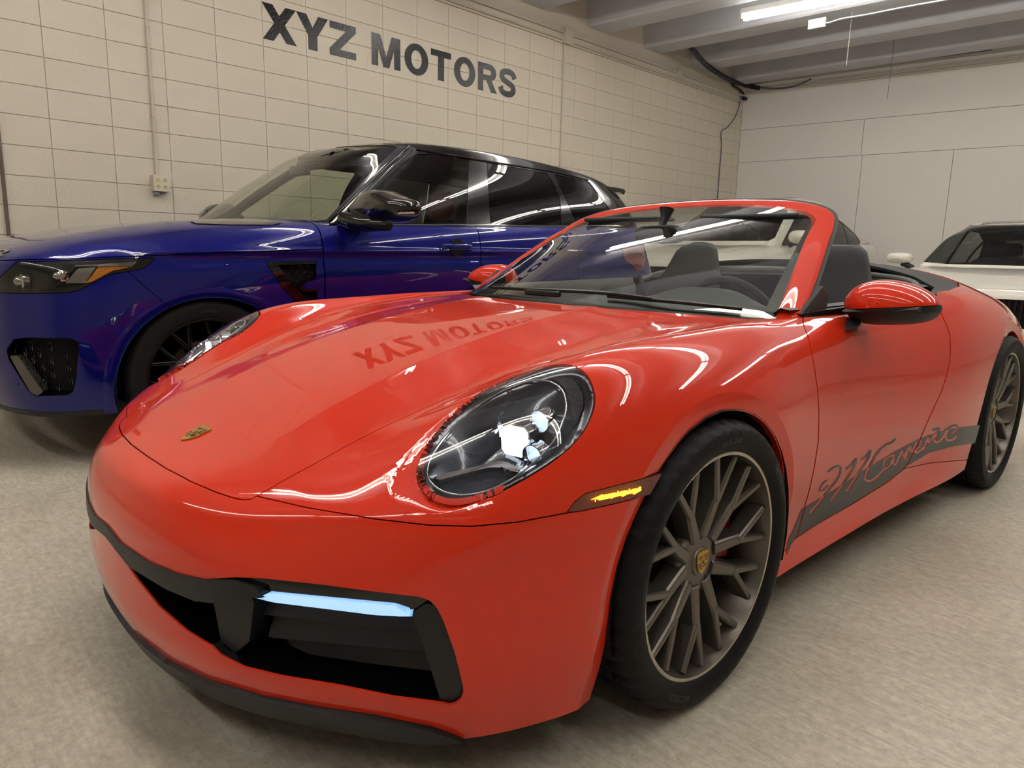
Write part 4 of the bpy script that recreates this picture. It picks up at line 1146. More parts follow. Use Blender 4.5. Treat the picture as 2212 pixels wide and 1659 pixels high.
# dark collar between the lens edge and the ring
P0 = [surf_at(u, v) for u, v in LAMP]
def px_in(nm, pts, off, m, par, rim=.006, zz=True):
    return px_patch(nm, z3(pts) if zz else pts, off, m, par, rim=rim, mirror='one')
px_in('light_blade', [(415, 990), (600, 960), (850, 910), (940, 890), (1020, 910), (1130, 985), (1110, 1005), (960, 950), (850, 945), (600, 1000), (420, 1040)], -.022, M_CHR, bw, .02)
px_in('honeycomb_reflector', [(418, 1045), (600, 1002), (850, 950), (960, 955), (1108, 1010), (1000, 1098), (850, 1160), (650, 1188), (500, 1160), (425, 1095)], -.034, M_HONEY, bw)
px_in('lamp_mesh', [(1300, 215), (1450, 210), (1560, 260), (1630, 380), (1640, 480), (1600, 600), (1560, 660), (1545, 560), (1535, 450), (1490, 340), (1420, 270)], -.012, mat('dark_mesh', srgb(22, 23, 26), .4, bump=(350, .9)), bw)
# projector and reflectors face forward
LF = np.array([.16, -.97, -.10]); LF /= np.linalg.norm(LF); LX = np.cross([0, 0, 1], LF)*-1; LX = np.cross(LF, [0, 0, 1.0]); LX /= np.linalg.norm(LX); LU = np.cross(LX, LF)
def face_M(p): return Matrix(((LX[0], LU[0], LF[0], p[0]), (LX[1], LU[1], LF[1], p[1]), (LX[2], LU[2], LF[2], p[2]), (0, 0, 0, 1)))
p, n = surf_at(1106, 922); p = p-n*.040
oc = [(-.030, -.020), (-.020, -.030), (.020, -.030), (.030, -.020), (.030, .020), (.020, .030), (-.020, .030), (-.030, .020)]
mb = MB(); mb.prism([(x*1.1, y*1.1) for x, y in oc], -.03, .004, M=face_M(p)); pj = mb.build('projector_frame', M_CHR, bw, bevel=.002)
mb = MB(); mb.prism([(x*.92, y*.92) for x, y in oc], .004, .012, M=face_M(p)); mb.build('projector_lens', M_LED, bw, bevel=.003)
for (u, v, r, m) in ((1167, 882, .021, M_LEDS), (1160, 966, .020, M_LEDS)):
    p, n = surf_at(u, v); p = p-n*.034
    Mf = face_M(p)
    mb = MB(); G = []
    for q in range(24):
        a = 2*math.pi*q/24; G.append([tuple(Mf @ Vector((rr_*math.cos(a), rr_*math.sin(a), h))) for rr_, h in ((r*.62, -.012), (r*.8, .0), (r, .010), (r*1.1, .010), (r*1.1, -.02))])
    mb.grid(G, close_u=True); mb.build('reflector_ring', M_CHR, bw, smooth=50)
    mb = MB(); mb.prism([(r*.7*math.cos(a), r*.7*math.sin(a)) for a in np.linspace(0, 2*math.pi, 20, endpoint=False)], -.010, -.002, M=Mf); mb.build('reflector_lens', m, bw)
TV, TF = text_mesh('PORSCHE', .012, .0002)
if len(TV):
    p, n = surf_at(995, 947); p = p-n*.048; Mf = face_M(p); w_ = TV[:, 0].max()
    mb = MB(); mb.add([tuple(Mf @ Vector((x-w_/2, y, .004))) for x, y, z in TV], TF); mb.build('lamp_lettering', M_ALU, bw, recalc=False)
ln = patch(S, lens_sel, .0012, 'lens', M_LENS, bw, rim=.006, mirror='one')[0]
mir(bw, car)
# side markers
mk = patch(S, lab == 'marker', -.001, 'side_marker', M_AMBL, car, rim=.01, mirror='one')[0]
px_patch('marker_strip', z3([(1700, 1245), (1750, 1222), (1900, 1190), (2065, 1158), (2078, 1172), (2060, 1188), (1900, 1222), (1740, 1258)]), .0022, M_AMB, mk, rim=.004, mirror='one')
mir(mk, car)

# ------------------------------------------------------------------ crest, seam holes, door handle
p, n = surf_at(425, 938); up_ = np.array([0, 1.0, 0]); up_ -= n*(up_ @ n); up_ /= np.linalg.norm(up_); xr = np.cross(up_, n)
p = np.array([0, p[1], p[2]]); n[0] = 0; n /= np.linalg.norm(n); up_ = np.array([0, n[2], -n[1]]); xr = np.cross(up_, n)
crest('hood_crest', Matrix(((xr[0], up_[0], n[0], p[0]+n[0]*.0005), (xr[1], up_[1], n[1], p[1]+n[1]*.0005), (xr[2], up_[2], n[2], p[2]+n[2]*.0005), (0, 0, 0, 1))), .054, car)

# ------------------------------------------------------------------ side stripe with script lettering (stripe XOR strokes)
def zb6(pts): return [(1680+.2405*x, 880+.2405*y) for x, y in pts]
STRIPE = np.array([(1698, 1203), (1712, 1169), (1728, 1155), (1800, 1112), (1860, 1076), (1920, 1038), (1957, 1008), (2005, 979), (2053, 965), (2100, 958), (2120, 956), (2120, 918), (2108, 919), (2072, 923), (2035, 931), (1985, 948), (1930, 977), (1860, 1020), (1800, 1059), (1731, 1100), (1715, 1140), (1700, 1170)], float)
STROKES = [
 ([(455, 575), (500, 540), (545, 525), (566, 550), (552, 615), (500, 690), (440, 765), (370, 850), (292, 945)], 3.4), ([(435, 655), (390, 705), (374, 748), (400, 748), (450, 700)], 2.4),
 ([(612, 552), (660, 515), (703, 465), (690, 525), (620, 640), (545, 745), (480, 832)], 3.4), ([(752, 467), (795, 435), (832, 388), (818, 445), (745, 560), (690, 645), (622, 748)], 3.4),
 ([(1050, 285), (1030, 312), (965, 338), (895, 405), (848, 490), (800, 585), (785, 645), (825, 662), (890, 622), (950, 560)], 3.6),
 ([(1045, 430), (990, 450), (950, 515), (965, 552), (1005, 525), (1050, 440), (1035, 500), (1065, 520)], 3.4),
 ([(1068, 505), (1120, 395), (1128, 440), (1172, 372)], 3.2), ([(1140, 465), (1190, 352), (1198, 400), (1242, 330)], 3.2),
 ([(1225, 398), (1272, 352), (1288, 308), (1258, 312), (1228, 375), (1252, 408), (1305, 365)], 3.2), ([(1310, 385), (1352, 275), (1358, 315), (1402, 250)], 3.2),
 ([(1395, 200), (1450, 190), (1420, 250), (1405, 300), (1440, 312), (1490, 260), (1540, 185)], 3.6), ([(1540, 185), (1510, 262), (1530, 298), (1580, 285), (1605, 262)], 3.6), ([(1500, 205), (1560, 170), (1600, 158), (1615, 190), (1570, 235)], 3.0)]
def g_script(V):
    q = proj(V); g = np.full(len(q), 1e9)
    for pts, w in STROKES: g = np.minimum(g, np.abs(poly_sd(q, catmull(zb6(pts), 4), False))-w/2*1.25)
    return g
def g_stripe(V): return poly_sd(proj(V), STRIPE)
c0 = S.cen(); k = (c0[:, 0] > .7) & (c0[:, 1] > .3) & (c0[:, 1] < 2.2) & (c0[:, 2] < .62) & np.isin(lab, ['door', 'fender', 'rear', 'sill', 'archFlip', 'archRlip'])
sd_ = Surf(S.V.copy(), S.T[k].copy(), S.N.copy())
# refine so the thin strokes stay crisp
near = np.abs(g_script(sd_.cen())) < 14
for _ in range(2): refine(sd_, np.abs(g_script(sd_.cen())) < 12)
sd_.cut(g_stripe(sd_.V)); sd_.cut(g_script(sd_.V))
cz_ = sd_.cen(); sel = (g_stripe(cz_) < 0) ^ (g_script(cz_) < 0)
M_DEC = mat('stripe_vinyl', srgb(30, 33, 32), .28)
patch(sd_, sel, .0009, 'side_stripe', M_DEC, car, rim=0)

# ------------------------------------------------------------------ windscreen, frame
def sym_curve(pts):   # half list from left base to the centre -> full left..right
    P = [np.array(p, float) for p in pts]; return P+[p*[-1, 1, 1] for p in P[-2::-1]]
GE = catmull(sym_curve([(.700, .605, .858), (.655, .79, .975), (.603, .98, 1.092), (.570, 1.095, 1.153), (.535, 1.150, 1.183), (.480, 1.187, 1.203), (.37, 1.228, 1.224), (.2, 1.262, 1.240), (0, 1.275, 1.245)]), 6)
OE = catmull(sym_curve([(.745, .655, .856), (.700, .835, .972), (.650, 1.01, 1.088), (.618, 1.115, 1.150), (.585, 1.175, 1.190), (.515, 1.222, 1.221), (.39, 1.265, 1.245), (.2, 1.300, 1.260), (0, 1.312, 1.265)]), 6)
nn_ = len(GE); G = []
for a, o_ in zip(GE, OE):
    d = o_-a; t = np.array([0, -.45, .55]); m_ = (a+o_)/2
    outw = np.cross(d, np.array([0, 0, 1.0]));
    cen_ = np.array([0, .95, 1.0]); ow = (m_-cen_); ow /= np.linalg.norm(ow)
    G.append([a, a*.7+o_*.3+ow*.010, a*.35+o_*.65+ow*.013, o_+ow*.004, o_-ow*.014, a*.5+o_*.5-ow*.028, a-ow*.016])
mb = MB(); mb.grid(G, close_v=True); wf = mb.build('windscreen_frame', M_RED, car, smooth=50)
mb = MB()   # rubber seal behind the pillar and along the header
G = []
for a, o_ in zip(GE, OE):
    m_ = (a+o_)/2; cen_ = np.array([0, .95, 1.0]); ow = (m_-cen_); ow /= np.linalg.norm(ow); d = (o_-a)/np.linalg.norm(o_-a)
    G.append([o_-ow*.004, o_-ow*.006+d*.022, o_-ow*.028+d*.022, o_-ow*.030])
mb.grid(G, close_v=True); mb.build('roof_seal', mat('seal_grey', srgb(58, 58, 58), .6), car, smooth=50)
# glass: ruled between base curve and the frame edge
def base_pt(x): t = abs(x)/.70; return np.array([x, .315+(.605-.315)*t**2.3, .885-.027*t**2])
nu, nv = 41, 17; G = []
ge_top = np.array(GE)
for i in range(nu):
    u = -1+2*i/(nu-1); xb = .70*u; b0 = base_pt(xb)
    xt = .555*u; j = np.argmin(np.where(ge_top[:, 2] > 1.14, np.abs(ge_top[:, 0]-xt), 9)); t0 = ge_top[j]
    # smooth interpolation on the header arc
    arc = ge_top[ge_top[:, 2] > 1.12]; arc = arc[np.argsort(arc[:, 0])]; t0 = np.array([xt, np.interp(xt, arc[:, 0], arc[:, 1]), np.interp(xt, arc[:, 0], arc[:, 2])])
    row = []
    for j in range(nv):
        v = j/(nv-1); p = b0*(1-v)+t0*v; p = p+np.array([0, -.20, .30])*.035*math.sin(math.pi*v)*(1-.6*u*u)
        row.append(p)
    G.append(row)
mb = MB(); mb.grid(G); ws = mb.build('windscreen', M_GLASS, car, smooth=180)
# black band round the glass edge (ceramic print) on the inside
mb = MB()
arr = np.array(G)
mb.grid([[arr[i][j]-np.array([0, -.002, .003]) for j in range(0, 2)] for i in range(nu)])
mb.grid([[arr[i][j]-np.array([0, -.002, .003]) for j in range(0, nv)] for i in (0, 1)]); mb.grid([[arr[i][j]-np.array([0, -.002, .003]) for j in range(0, nv)] for i in (nu-2, nu-1)])
mb.build('glass_border', M_SAT, car)
# cowl
cS = S.cen(); gb = np.array([base_pt(x)[1] for x in np.clip(cS[:, 0], 0, .7)])
sel = (lab == 'open') & (cS[:, 1] < gb+.05)
patch(S, sel, -.012, 'cowl_panel', M_BLK, car, mirror='both')
# wipers
for pts in ([(-.28, .36, .905), (-.02, .325, .912), (.28, .35, .915), (.40, .40, .905)], [(.25, .375, .905), (.45, .44, .898), (.62, .545, .885)]):
    mb = MB(); c_ = catmull(pts, 6); mb.tube(c_, .006, 6); mb.build('wiper_arm', M_SAT, car, smooth=50)
mb = MB(); mb.box((-.05, .30, .893), (.10, .325, .912)); mb.build('wiper_pivot', M_SAT, car, bevel=.005)

# ------------------------------------------------------------------ door mirrors
def mirror_unit(parent):
    Y0 = .93
    OUT = [(1827, 662), (1838, 634), (1862, 613), (1900, 603), (1945, 607), (1990, 621), (2022, 643), (2033, 664), (2020, 691), (1975, 700), (1910, 702), (1850, 697)]
    O = np.array([aty(u, v, Y0) for u, v in OUT]); cen_ = O.mean(0); n = len(O); rings = []
    for s, d in ((.02, .050), (.55, .050), (.88, .050), (1.02, .030), (1.03, -.005), (.97, -.055), (.72, -.098), (.36, -.118), (.02, -.122)):
        rings.append([cen_+(p-cen_)*s+np.array([0, d, 0]) for p in O])
    V = np.array(rings).reshape(-1, 3); F = np.array([(i*n+j, (i+1)*n+j, (i+1)*n+(j+1) % n, i*n+(j+1) % n) for i in range(len(rings)-1) for j in range(n)])
    for _ in range(3): V, F = cc(V, F)
    T = np.concatenate([F[:, [0, 1, 2]], F[:, [0, 2, 3]]]); fn = np.cross(V[T[:, 1]]-V[T[:, 0]], V[T[:, 2]]-V[T[:, 0]])
    if (fn*(V[T].mean(1)-cen_)).sum() < 0: T = T[:, ::-1]; fn = -fn
    N = np.zeros_like(V)
    for k in range(3): np.add.at(N, T[:, k], fn)
    N /= np.linalg.norm(N, axis=1)[:, None]+1e-12
    s = Surf(V, T, N); q1, q2 = aty(1826, 668, Y0-.08), aty(2010, 661, Y0-.08)
    line = lambda V: V[:, 2]-(q1[2]+(q2[2]-q1[2])*(V[:, 0]-q1[0])/(q2[0]-q1[0]))-.006*np.clip((V[:, 0]-q2[0])/.03, 0, 1.5)
    for o in (-.001, .001): s.cut(line(s.V)-o)
    s.cut(s.V[:, 1]-(Y0+.0475)); cn = s.cen(); g = line(cn); bk_ = cn[:, 1] > Y0+.0475
    out = [panel('mirror_cap', s, (g > .001) & ~bk_, M_RED, parent, rim=.006), panel('mirror_base', s, (g < -.001) & ~bk_, M_BLK, parent, rim=.006), panel('mirror_glass', s, bk_, M_CHR, parent, rim=0)]
    st = []
    for (u, v, y, w, h) in ((1832, 716, Y0-.09, .034, .040), (1836, 706, Y0-.07, .036, .034), (1846, 694, Y0-.05, .042, .024), (1880, 684, Y0-.03, .06, .012)):
        p = aty(u, v, y); st.append([p+np.array([w*math.cos(a)*.9, .03*math.sin(a), h*.55*math.cos(a)]) for a in np.linspace(0, 2*math.pi, 16, endpoint=False)])
    mb = MB(); mb.grid(st, close_v=True); mb.add(st[0], [tuple(range(16))]); out.append(mb.build('mirror_stalk', M_BLK, parent, smooth=60))
    G = []   # ledge under the cap
    for u, v in ((1828, 672), (1880, 673), (1940, 671), (1990, 668)):
        p = aty(u, v, Y0-.085); G.append([p+np.array([0, .03*math.cos(a)-.0, .008*math.sin(a)]) for a in np.linspace(0, 2*math.pi, 10, endpoint=False)])
    mb = MB(); mb.grid(G, close_v=True); mb.add(G[0], [tuple(range(10))]); mb.add(G[-1], [tuple(range(10))]); out.append(mb.build('mirror_ledge', M_BLK, parent, smooth=60))
    return out
for o in mirror_unit(car): mir(o, car)
# window seal and sail panel at the door top
BELT = [(.735, .66, .866), (.752, .85, .876), (.765, 1.2, .884), (.775, 1.55, .896), (.772, 1.75, .905)]
c_ = catmull(BELT, 6)
G = [[p+np.array([.012, 0, -.006]), p+np.array([.010, 0, .008]), p+np.array([-.004, 0, .010]), p+np.array([-.012, 0, -.004])] for p in c_]
for s in (1, -1):
    mb = MB(); mb.grid([[q*[s, 1, 1] for q in r] for r in G], close_v=True); mb.build('window_seal', M_SAT, car, smooth=60)
    mb = MB(); mb.prism([(.66, .868), (.84, .872), (.845, .93), (.80, .955)], -.008, .008, M=Matrix(((0, 0, s, s*.735), (1, 0, 0, 0), (0, 1, 0, 0), (0, 0, 0, 1)))); mb.build('sail_panel', mat('seal_grey', srgb(58, 58, 58), .6), car, bevel=.004)
    # door card and upper trim
    mb = MB(); G2 = []
    for y in np.linspace(.62, 1.80, 14):
        xo = np.interp(y, [p[1] for p in c_], [p[0] for p in c_])
        G2.append([(s*(xo-.006), y, .885+.02*(y-.6)), (s*(xo-.035), y, .890+.02*(y-.6)), (s*(xo-.06), y, .87), (s*(xo-.065), y, .80)])
    mb.grid(G2); mb.build('door_trim', mat('trim_grey', srgb(92, 94, 92), .5), car, smooth=60)
    mb = MB(); G2 = []
    for y in np.linspace(.60, 1.80, 10):
        G2.append([(s*.69, y, .80), (s*.675, y, .72), (s*.69, y, .66), (s*.62, y, .62), (s*.64, y, .55), (s*.70, y, .30)])
    mb.grid(G2); mb.build('door_card', M_LEA, car, smooth=50)
# ------------------------------------------------------------------ interior
G = []
for x in np.linspace(-.69, .69, 47):
    hump = math.exp(-((x-.37)/.17)**4); e = abs(x)/.69
    yb = .36+.24*e**2.2
    prof = [(yb, .872-.02*e), (yb+.10, .880-.01*e), (.66+.05*e, .885+.030*hump), (.72+.03*e, .880+.052*hump), (.785+.01*e, .868+.050*hump), (.80, .845+.03*hump), (.785, .79), (.80, .72), (.78, .60), (.70, .45), (.65, .30)]
    G.append([(x, y, z) for y, z in catmull(prof, 3)])
mb = MB(); mb.grid(G); mb.build('dashboard', M_LEA2, car, smooth=60)
p = atx(1277, 632, 0.0); mb = MB(); mb.lathe([(.050, -.03), (.047, .012), (.036, .036), (.018, .048), (0, .050)], 20, 'z', (0, .70, .875)); mb.build('dash_clock', M_LEA2, car, smooth=60)
# steering wheel
sw = MB(); sc0 = np.array([.37, .93, .795]); ax = np.array([0, .90, .43]); ax /= np.linalg.norm(ax); e1 = np.array([1.0, 0, 0]); e2 = np.cross(ax, e1)
ring = [sc0+.178*(math.cos(a)*e1+math.sin(a)*e2) for a in np.linspace(0, 2*math.pi, 49)]
sw.tube(ring, .0155, 10, caps=False); swo = sw.build('steering_wheel', M_LEA, car, smooth=60)
sw = MB()
for a in (0, math.pi, math.pi*1.5, math.pi*.5):
    if a == math.pi*.5: continue
    d = math.cos(a)*e1+math.sin(a)*e2; sw.tube([sc0-ax*.03, sc0-ax*.02+d*.10, sc0+d*.172], [.022, .016, .012], 8)
sw.build('wheel_spokes', M_SAT, swo, smooth=60)
sw = MB(); sw.tube([sc0-ax*.05, sc0-ax*.015, sc0-ax*.005], [.06, .062, .05], 20); sw.build('airbag_cover', M_LEA, swo, smooth=50)
sw = MB(); sw.tube([sc0-ax*.05, sc0-ax*.25], .035, 12); sw.build('steering_column', M_SAT, swo, smooth=50)
# seats
def loft(secs, n=24, pw=2.6):
    """secs: centre (3), half width x, half depth along d, tilt dir"""
    G = []
    for c3, hx, hd, d in secs:
        c3 = np.array(c3, float); d = np.array(d, float); row = []
        for a in np.linspace(0, 2*math.pi, n, endpoint=False):
            ca, sa = math.cos(a), math.sin(a)
            row.append(c3+np.array([1, 0, 0])*hx*math.copysign(abs(ca)**(2/pw), ca)+d*hd*math.copysign(abs(sa)**(2/pw), sa))
        G.append(row)
    return G
for sx in (.36, -.36):
    fr = (0, .95, .25)
    secs = [((sx, 1.57, .40), .20, .07, fr), ((sx, 1.61, .50), .245, .085, fr), ((sx, 1.66, .65), .255, .085, fr), ((sx, 1.71, .78), .25, .08, fr), ((sx, 1.755, .88), .215, .072, fr), ((sx, 1.79, .955), .155, .064, fr), ((sx, 1.81, 1.02), .130, .058, fr), ((sx, 1.822, 1.065), .112, .052, fr), ((sx, 1.83, 1.088), .085, .042, fr), ((sx, 1.832, 1.098), .045, .022, fr)]
    G = loft(secs); mb = MB(); mb.grid(G, close_v=True); mb.add(G[-1], [tuple(range(24))]); st_ = mb.build('seat_back', M_LEA, car, smooth=70)
    P = [np.array(r[3])+(np.array(r[3])-np.array(s_[0]))*.02 for r, s_ in zip(G, secs)]+[np.array(G[-1][6])+[0, 0, .001]]+[np.array(r[9])+(np.array(r[9])-np.array(s_[0]))*.02 for r, s_ in zip(G[::-1], secs[::-1])]
    mb = MB(); mb.tube(P, .0035, 6); mb.build('piping', mat('seat_piping', srgb(50, 51, 53), .5), st_, smooth=60)
    secs = [((sx, 1.0, .42), .23, .05, (0, 0, 1)), ((sx, 1.1, .43), .25, .07, (0, 0, 1)), ((sx, 1.3, .42), .25, .07, (0, 0, 1)), ((sx, 1.48, .42), .24, .06, (0, 0, 1))]
    mb = MB(); G = loft(secs); mb.grid(G, close_v=True); mb.add(G[0], [tuple(range(24))]); mb.build('seat_cushion', M_LEA, car, smooth=70)
# rear seat surround and bulkhead
mb = MB(); G = []
for x in np.linspace(-.70, .70, 21):
    e = abs(x)/.70
    G.append([(x, 2.08-.16*e**4, .985-.05*e**2), (x, 2.00-.16*e**4, .985-.055*e**2), (x, 1.96-.15*e**4, .955-.05*e**2), (x, 1.99-.15*e**4, .90-.03*e**2), (x, 1.97, .70), (x, 1.85, .45)])
mb.grid(G); mb.build('rear_bulkhead', M_LEA, car, smooth=50)
P = catmull([(-.66, 1.78, .90), (-.66, 1.90, .93), (-.58, 1.965, .955), (-.3, 1.985, .975), (0, 1.99, .98), (.3, 1.985, .975), (.58, 1.965, .955), (.66, 1.90, .93), (.66, 1.78, .90)], 6)
mb = MB(); mb.tube(P, .016, 8); mb.build('rear_seat_rail', mat('trim_grey', srgb(92, 94, 92), .5), car, smooth=60)
mb = MB(); mb.box((-.70, .55, .26), (.70, 2.0, .28)); mb.build('cabin_floor', M_DARK, car)
mb = MB(); mb.box((-.11, .80, .28), (.11, 1.6, .58)); mb.build('centre_console', M_LEA, car, bevel=.02)
# interior mirror
p = atx(1437, 506, 0.02)
mb = MB(); pts = [(math.copysign(abs(math.cos(a))**.6, math.cos(a))*.115, math.copysign(abs(math.sin(a))**.7, math.sin(a))*.036) for a in np.linspace(0, 2*math.pi, 28, endpoint=False)]
mb.prism(pts, -.012, .022, M=Matrix(((1, 0, 0, .0), (0, 0, -1, p[1]), (0, 1, 0, p[2]), (0, 0, 0, 1)))); im = mb.build('interior_mirror', M_SAT, car, bevel=.006)
mb = MB(); mb.tube([(0, p[1]-.01, p[2]+.02), (0, p[1]+.02, p[2]+.06), (0, p[1]+.03, p[2]+.10)], [.012, .016, .03], 8); mb.build('mirror_mount', M_SAT, im, smooth=60)
# sun visors
for s in (.30, -.30):
    mb = MB(); mb.box((s-.20, 1.10, 1.178), (s+.20, 1.24, 1.194), M=Matrix.Translation((0, 0, 0))); mb.build('sun_visor', M_LEA2, car, bevel=.008)

# ================================================================== BLUE SUV
RO = np.array([-2.847, -.077, 0.0])
R_TOP = [
[(0,-.83,.975),(.25,-.83,.975),(.48,-.81,.972),(.68,-.765,.966),(.82,-.685,.952),(.89,-.60,.935)],
[(0,-.70,1.035),(.25,-.70,1.035),(.48,-.68,1.03),(.68,-.64,1.022),(.82,-.56,1.00),(.905,-.47,.970)],
[(0,-.45,1.09),(.25,-.45,1.09),(.48,-.44,1.086),(.68,-.42,1.084),(.83,-.37,1.055),(.925,-.32,1.01)],
[(0,-.15,1.14),(.25,-.15,1.14),(.48,-.15,1.136),(.68,-.14,1.136),(.84,-.13,1.10),(.938,-.12,1.04)],
[(0,.15,1.17),(.25,.15,1.17),(.48,.15,1.168),(.68,.15,1.168),(.85,.15,1.13),(.945,.15,1.065)],
[(0,.45,1.188),(.25,.45,1.188),(.48,.45,1.186),(.68,.45,1.186),(.86,.45,1.155),(.95,.45,1.09)],
[(0,.75,1.20),(.25,.75,1.20),(.48,.75,1.20),(.70,.75,1.195),(.872,.75,1.170),(.952,.75,1.11)],
[(0,1.2,1.20),(.25,1.2,1.20),(.48,1.2,1.20),(.70,1.2,1.20),(.88,1.2,1.185),(.955,1.2,1.125)],
[(0,1.75,1.22),(.25,1.75,1.22),(.48,1.75,1.22),(.70,1.75,1.215),(.885,1.75,1.202),(.957,1.75,1.14)],
[(0,2.3,1.23),(.25,2.3,1.23),(.48,2.3,1.23),(.70,2.3,1.23),(.885,2.3,1.222),(.957,2.3,1.155)],
[(0,2.9,1.25),(.25,2.9,1.25),(.48,2.9,1.25),(.70,2.9,1.25),(.88,2.9,1.245),(.957,2.9,1.175)],
[(0,3.4,1.26),(.25,3.4,1.26),(.48,3.4,1.26),(.69,3.4,1.26),(.85,3.4,1.255),(.93,3.4,1.185)],
[(0,3.74,1.26),(.25,3.74,1.26),(.47,3.73,1.258),(.65,3.72,1.255),(.78,3.68,1.245),(.865,3.62,1.175)],
]
R_FRONT = [
[(0,-.87,.90),(0,-.885,.76),(0,-.89,.60),(0,-.88,.42),(0,-.84,.26)],
[(.25,-.868,.90),(.25,-.882,.76),(.25,-.887,.60),(.25,-.877,.42),(.25,-.84,.26)],
[(.48,-.85,.90),(.48,-.865,.76),(.48,-.87,.60),(.48,-.862,.42),(.48,-.82,.26)],
[(.68,-.80,.89),(.68,-.815,.75),(.68,-.82,.60),(.68,-.815,.42),(.67,-.78,.26)],
[(.82,-.715,.88),(.825,-.735,.74),(.83,-.74,.60),(.825,-.735,.42),(.81,-.71,.26)],
[(.902,-.62,.86),(.912,-.635,.73),(.918,-.64,.59),(.912,-.635,.42),(.895,-.61,.26)],
]
R_SIDE = [
[(.928,-.49,.87),(.946,-.50,.74),(.952,-.50,.60),(.947,-.50,.42),(.93,-.49,.26)],
[(.952,-.33,.91),(.966,-.34,.78),(.973,-.34,.60),(.97,-.34,.42),(.95,-.34,.26)],
[(.965,-.12,.94),(.976,-.12,.80),(.985,-.12,.62),(.985,-.12,.42),(.96,-.12,.28)],
[(.972,.15,.955),(.981,.15,.80),(.988,.15,.62),(.988,.15,.42),(.96,.15,.28)],
[(.977,.45,.965),(.983,.45,.81),(.984,.45,.62),(.975,.45,.44),(.955,.45,.28)],
[(.979,.75,.975),(.984,.75,.82),(.979,.75,.62),(.965,.75,.45),(.955,.75,.28)],
[(.980,1.2,.985),(.985,1.2,.83),(.980,1.2,.63),(.965,1.2,.45),(.955,1.2,.28)],
[(.981,1.75,1.0),(.986,1.75,.84),(.981,1.75,.63),(.966,1.75,.45),(.955,1.75,.28)],
[(.982,2.3,1.01),(.988,2.3,.85),(.985,2.3,.64),(.972,2.3,.45),(.955,2.3,.28)],
[(.983,2.9,1.02),(.99,2.9,.86),(.99,2.9,.65),(.985,2.9,.45),(.96,2.9,.30)],
[(.955,3.4,1.02),(.965,3.4,.87),(.966,3.4,.66),(.955,3.4,.47),(.93,3.4,.33)],
[(.885,3.68,1.02),(.895,3.74,.87),(.895,3.77,.66),(.885,3.76,.48),(.865,3.70,.35)],
]
R_REAR = [[(x,3.80-d,1.05),(x,3.88-d,.87),(x,3.92-d,.66),(x,3.91-d,.48),(x,3.84-d,.35)] for x, d in ((0,0),(.25,.0),(.47,.01),(.65,.02),(.79,.055))]
G_TOP = [
[(0,1.17,1.69),(.2,1.18,1.69),(.38,1.21,1.687),(.52,1.26,1.682),(.61,1.32,1.672),(.665,1.40,1.650)],
[(0,1.58,1.745),(.2,1.58,1.744),(.38,1.59,1.742),(.52,1.60,1.735),(.62,1.61,1.715),(.685,1.64,1.678)],
[(0,2.1,1.755),(.2,2.1,1.754),(.38,2.1,1.75),(.52,2.1,1.742),(.63,2.1,1.720),(.692,2.1,1.683)],
[(0,2.7,1.735),(.2,2.7,1.734),(.38,2.7,1.73),(.52,2.7,1.722),(.63,2.7,1.698),(.685,2.7,1.660)],
[(0,3.2,1.692),(.2,3.2,1.69),(.38,3.2,1.686),(.51,3.2,1.677),(.61,3.2,1.655),(.665,3.2,1.615)],
[(0,3.50,1.645),(.2,3.5,1.643),(.38,3.49,1.638),(.5,3.48,1.626),(.59,3.47,1.604),(.64,3.44,1.565)],
]
G_FRONT = [
[(0,.92,1.56),(0,.67,1.39),(0,.42,1.19)],
[(.21,.93,1.56),(.22,.68,1.39),(.23,.435,1.19)],
[(.41,.97,1.555),(.44,.725,1.385),(.46,.475,1.185)],
[(.56,1.03,1.55),(.60,.79,1.375),(.64,.535,1.175)],
[(.66,1.10,1.54),(.715,.87,1.365),(.765,.61,1.160)],
[(.725,1.18,1.53),(.79,.94,1.355),(.852,.68,1.145)],
]
G_SIDE = [
[(.765,1.52,1.53),(.826,1.40,1.36),(.866,1.27,1.165)],
[(.780,2.1,1.54),(.838,2.08,1.37),(.875,2.05,1.185)],
[(.775,2.72,1.53),(.838,2.74,1.38),(.875,2.75,1.215)],
[(.750,3.27,1.50),(.815,3.34,1.38),(.857,3.4,1.245)],
[(.70,3.53,1.48),(.76,3.60,1.37),(.80,3.66,1.25)],
]
G_REAR = [[(x*1.04,3.62-d,1.52),(x*1.09,3.69-d,1.39),(x*1.14,3.74-d,1.25)] for x, d in ((0,0),(.2,0),(.38,.01),(.5,.02),(.6,.045))]
M_BLU = mat('blue_paint', srgb(4, 14, 112), .42, .45, coat=1.0, spec=.1, coat_rough=.012)
M_PBLK = mat('black_paint', srgb(6, 6, 8), .12, coat=1.0)
M_GTINT = glass_mat('suv_glass', (.74, .78, .70, 1))
M_GPRIV = glass_mat('privacy_glass', (.035, .036, .036, 1))
M_TAIL = mat('tail_lamp', srgb(120, 60, 56), .12, coat=1.0)
suv = thing('suv', 'blue SUV with black roof and black wheels parked by the block wall', 'car', loc=tuple(RO))
RS = make_surf(grid_cage(R_TOP, R_FRONT, R_SIDE, R_REAR))
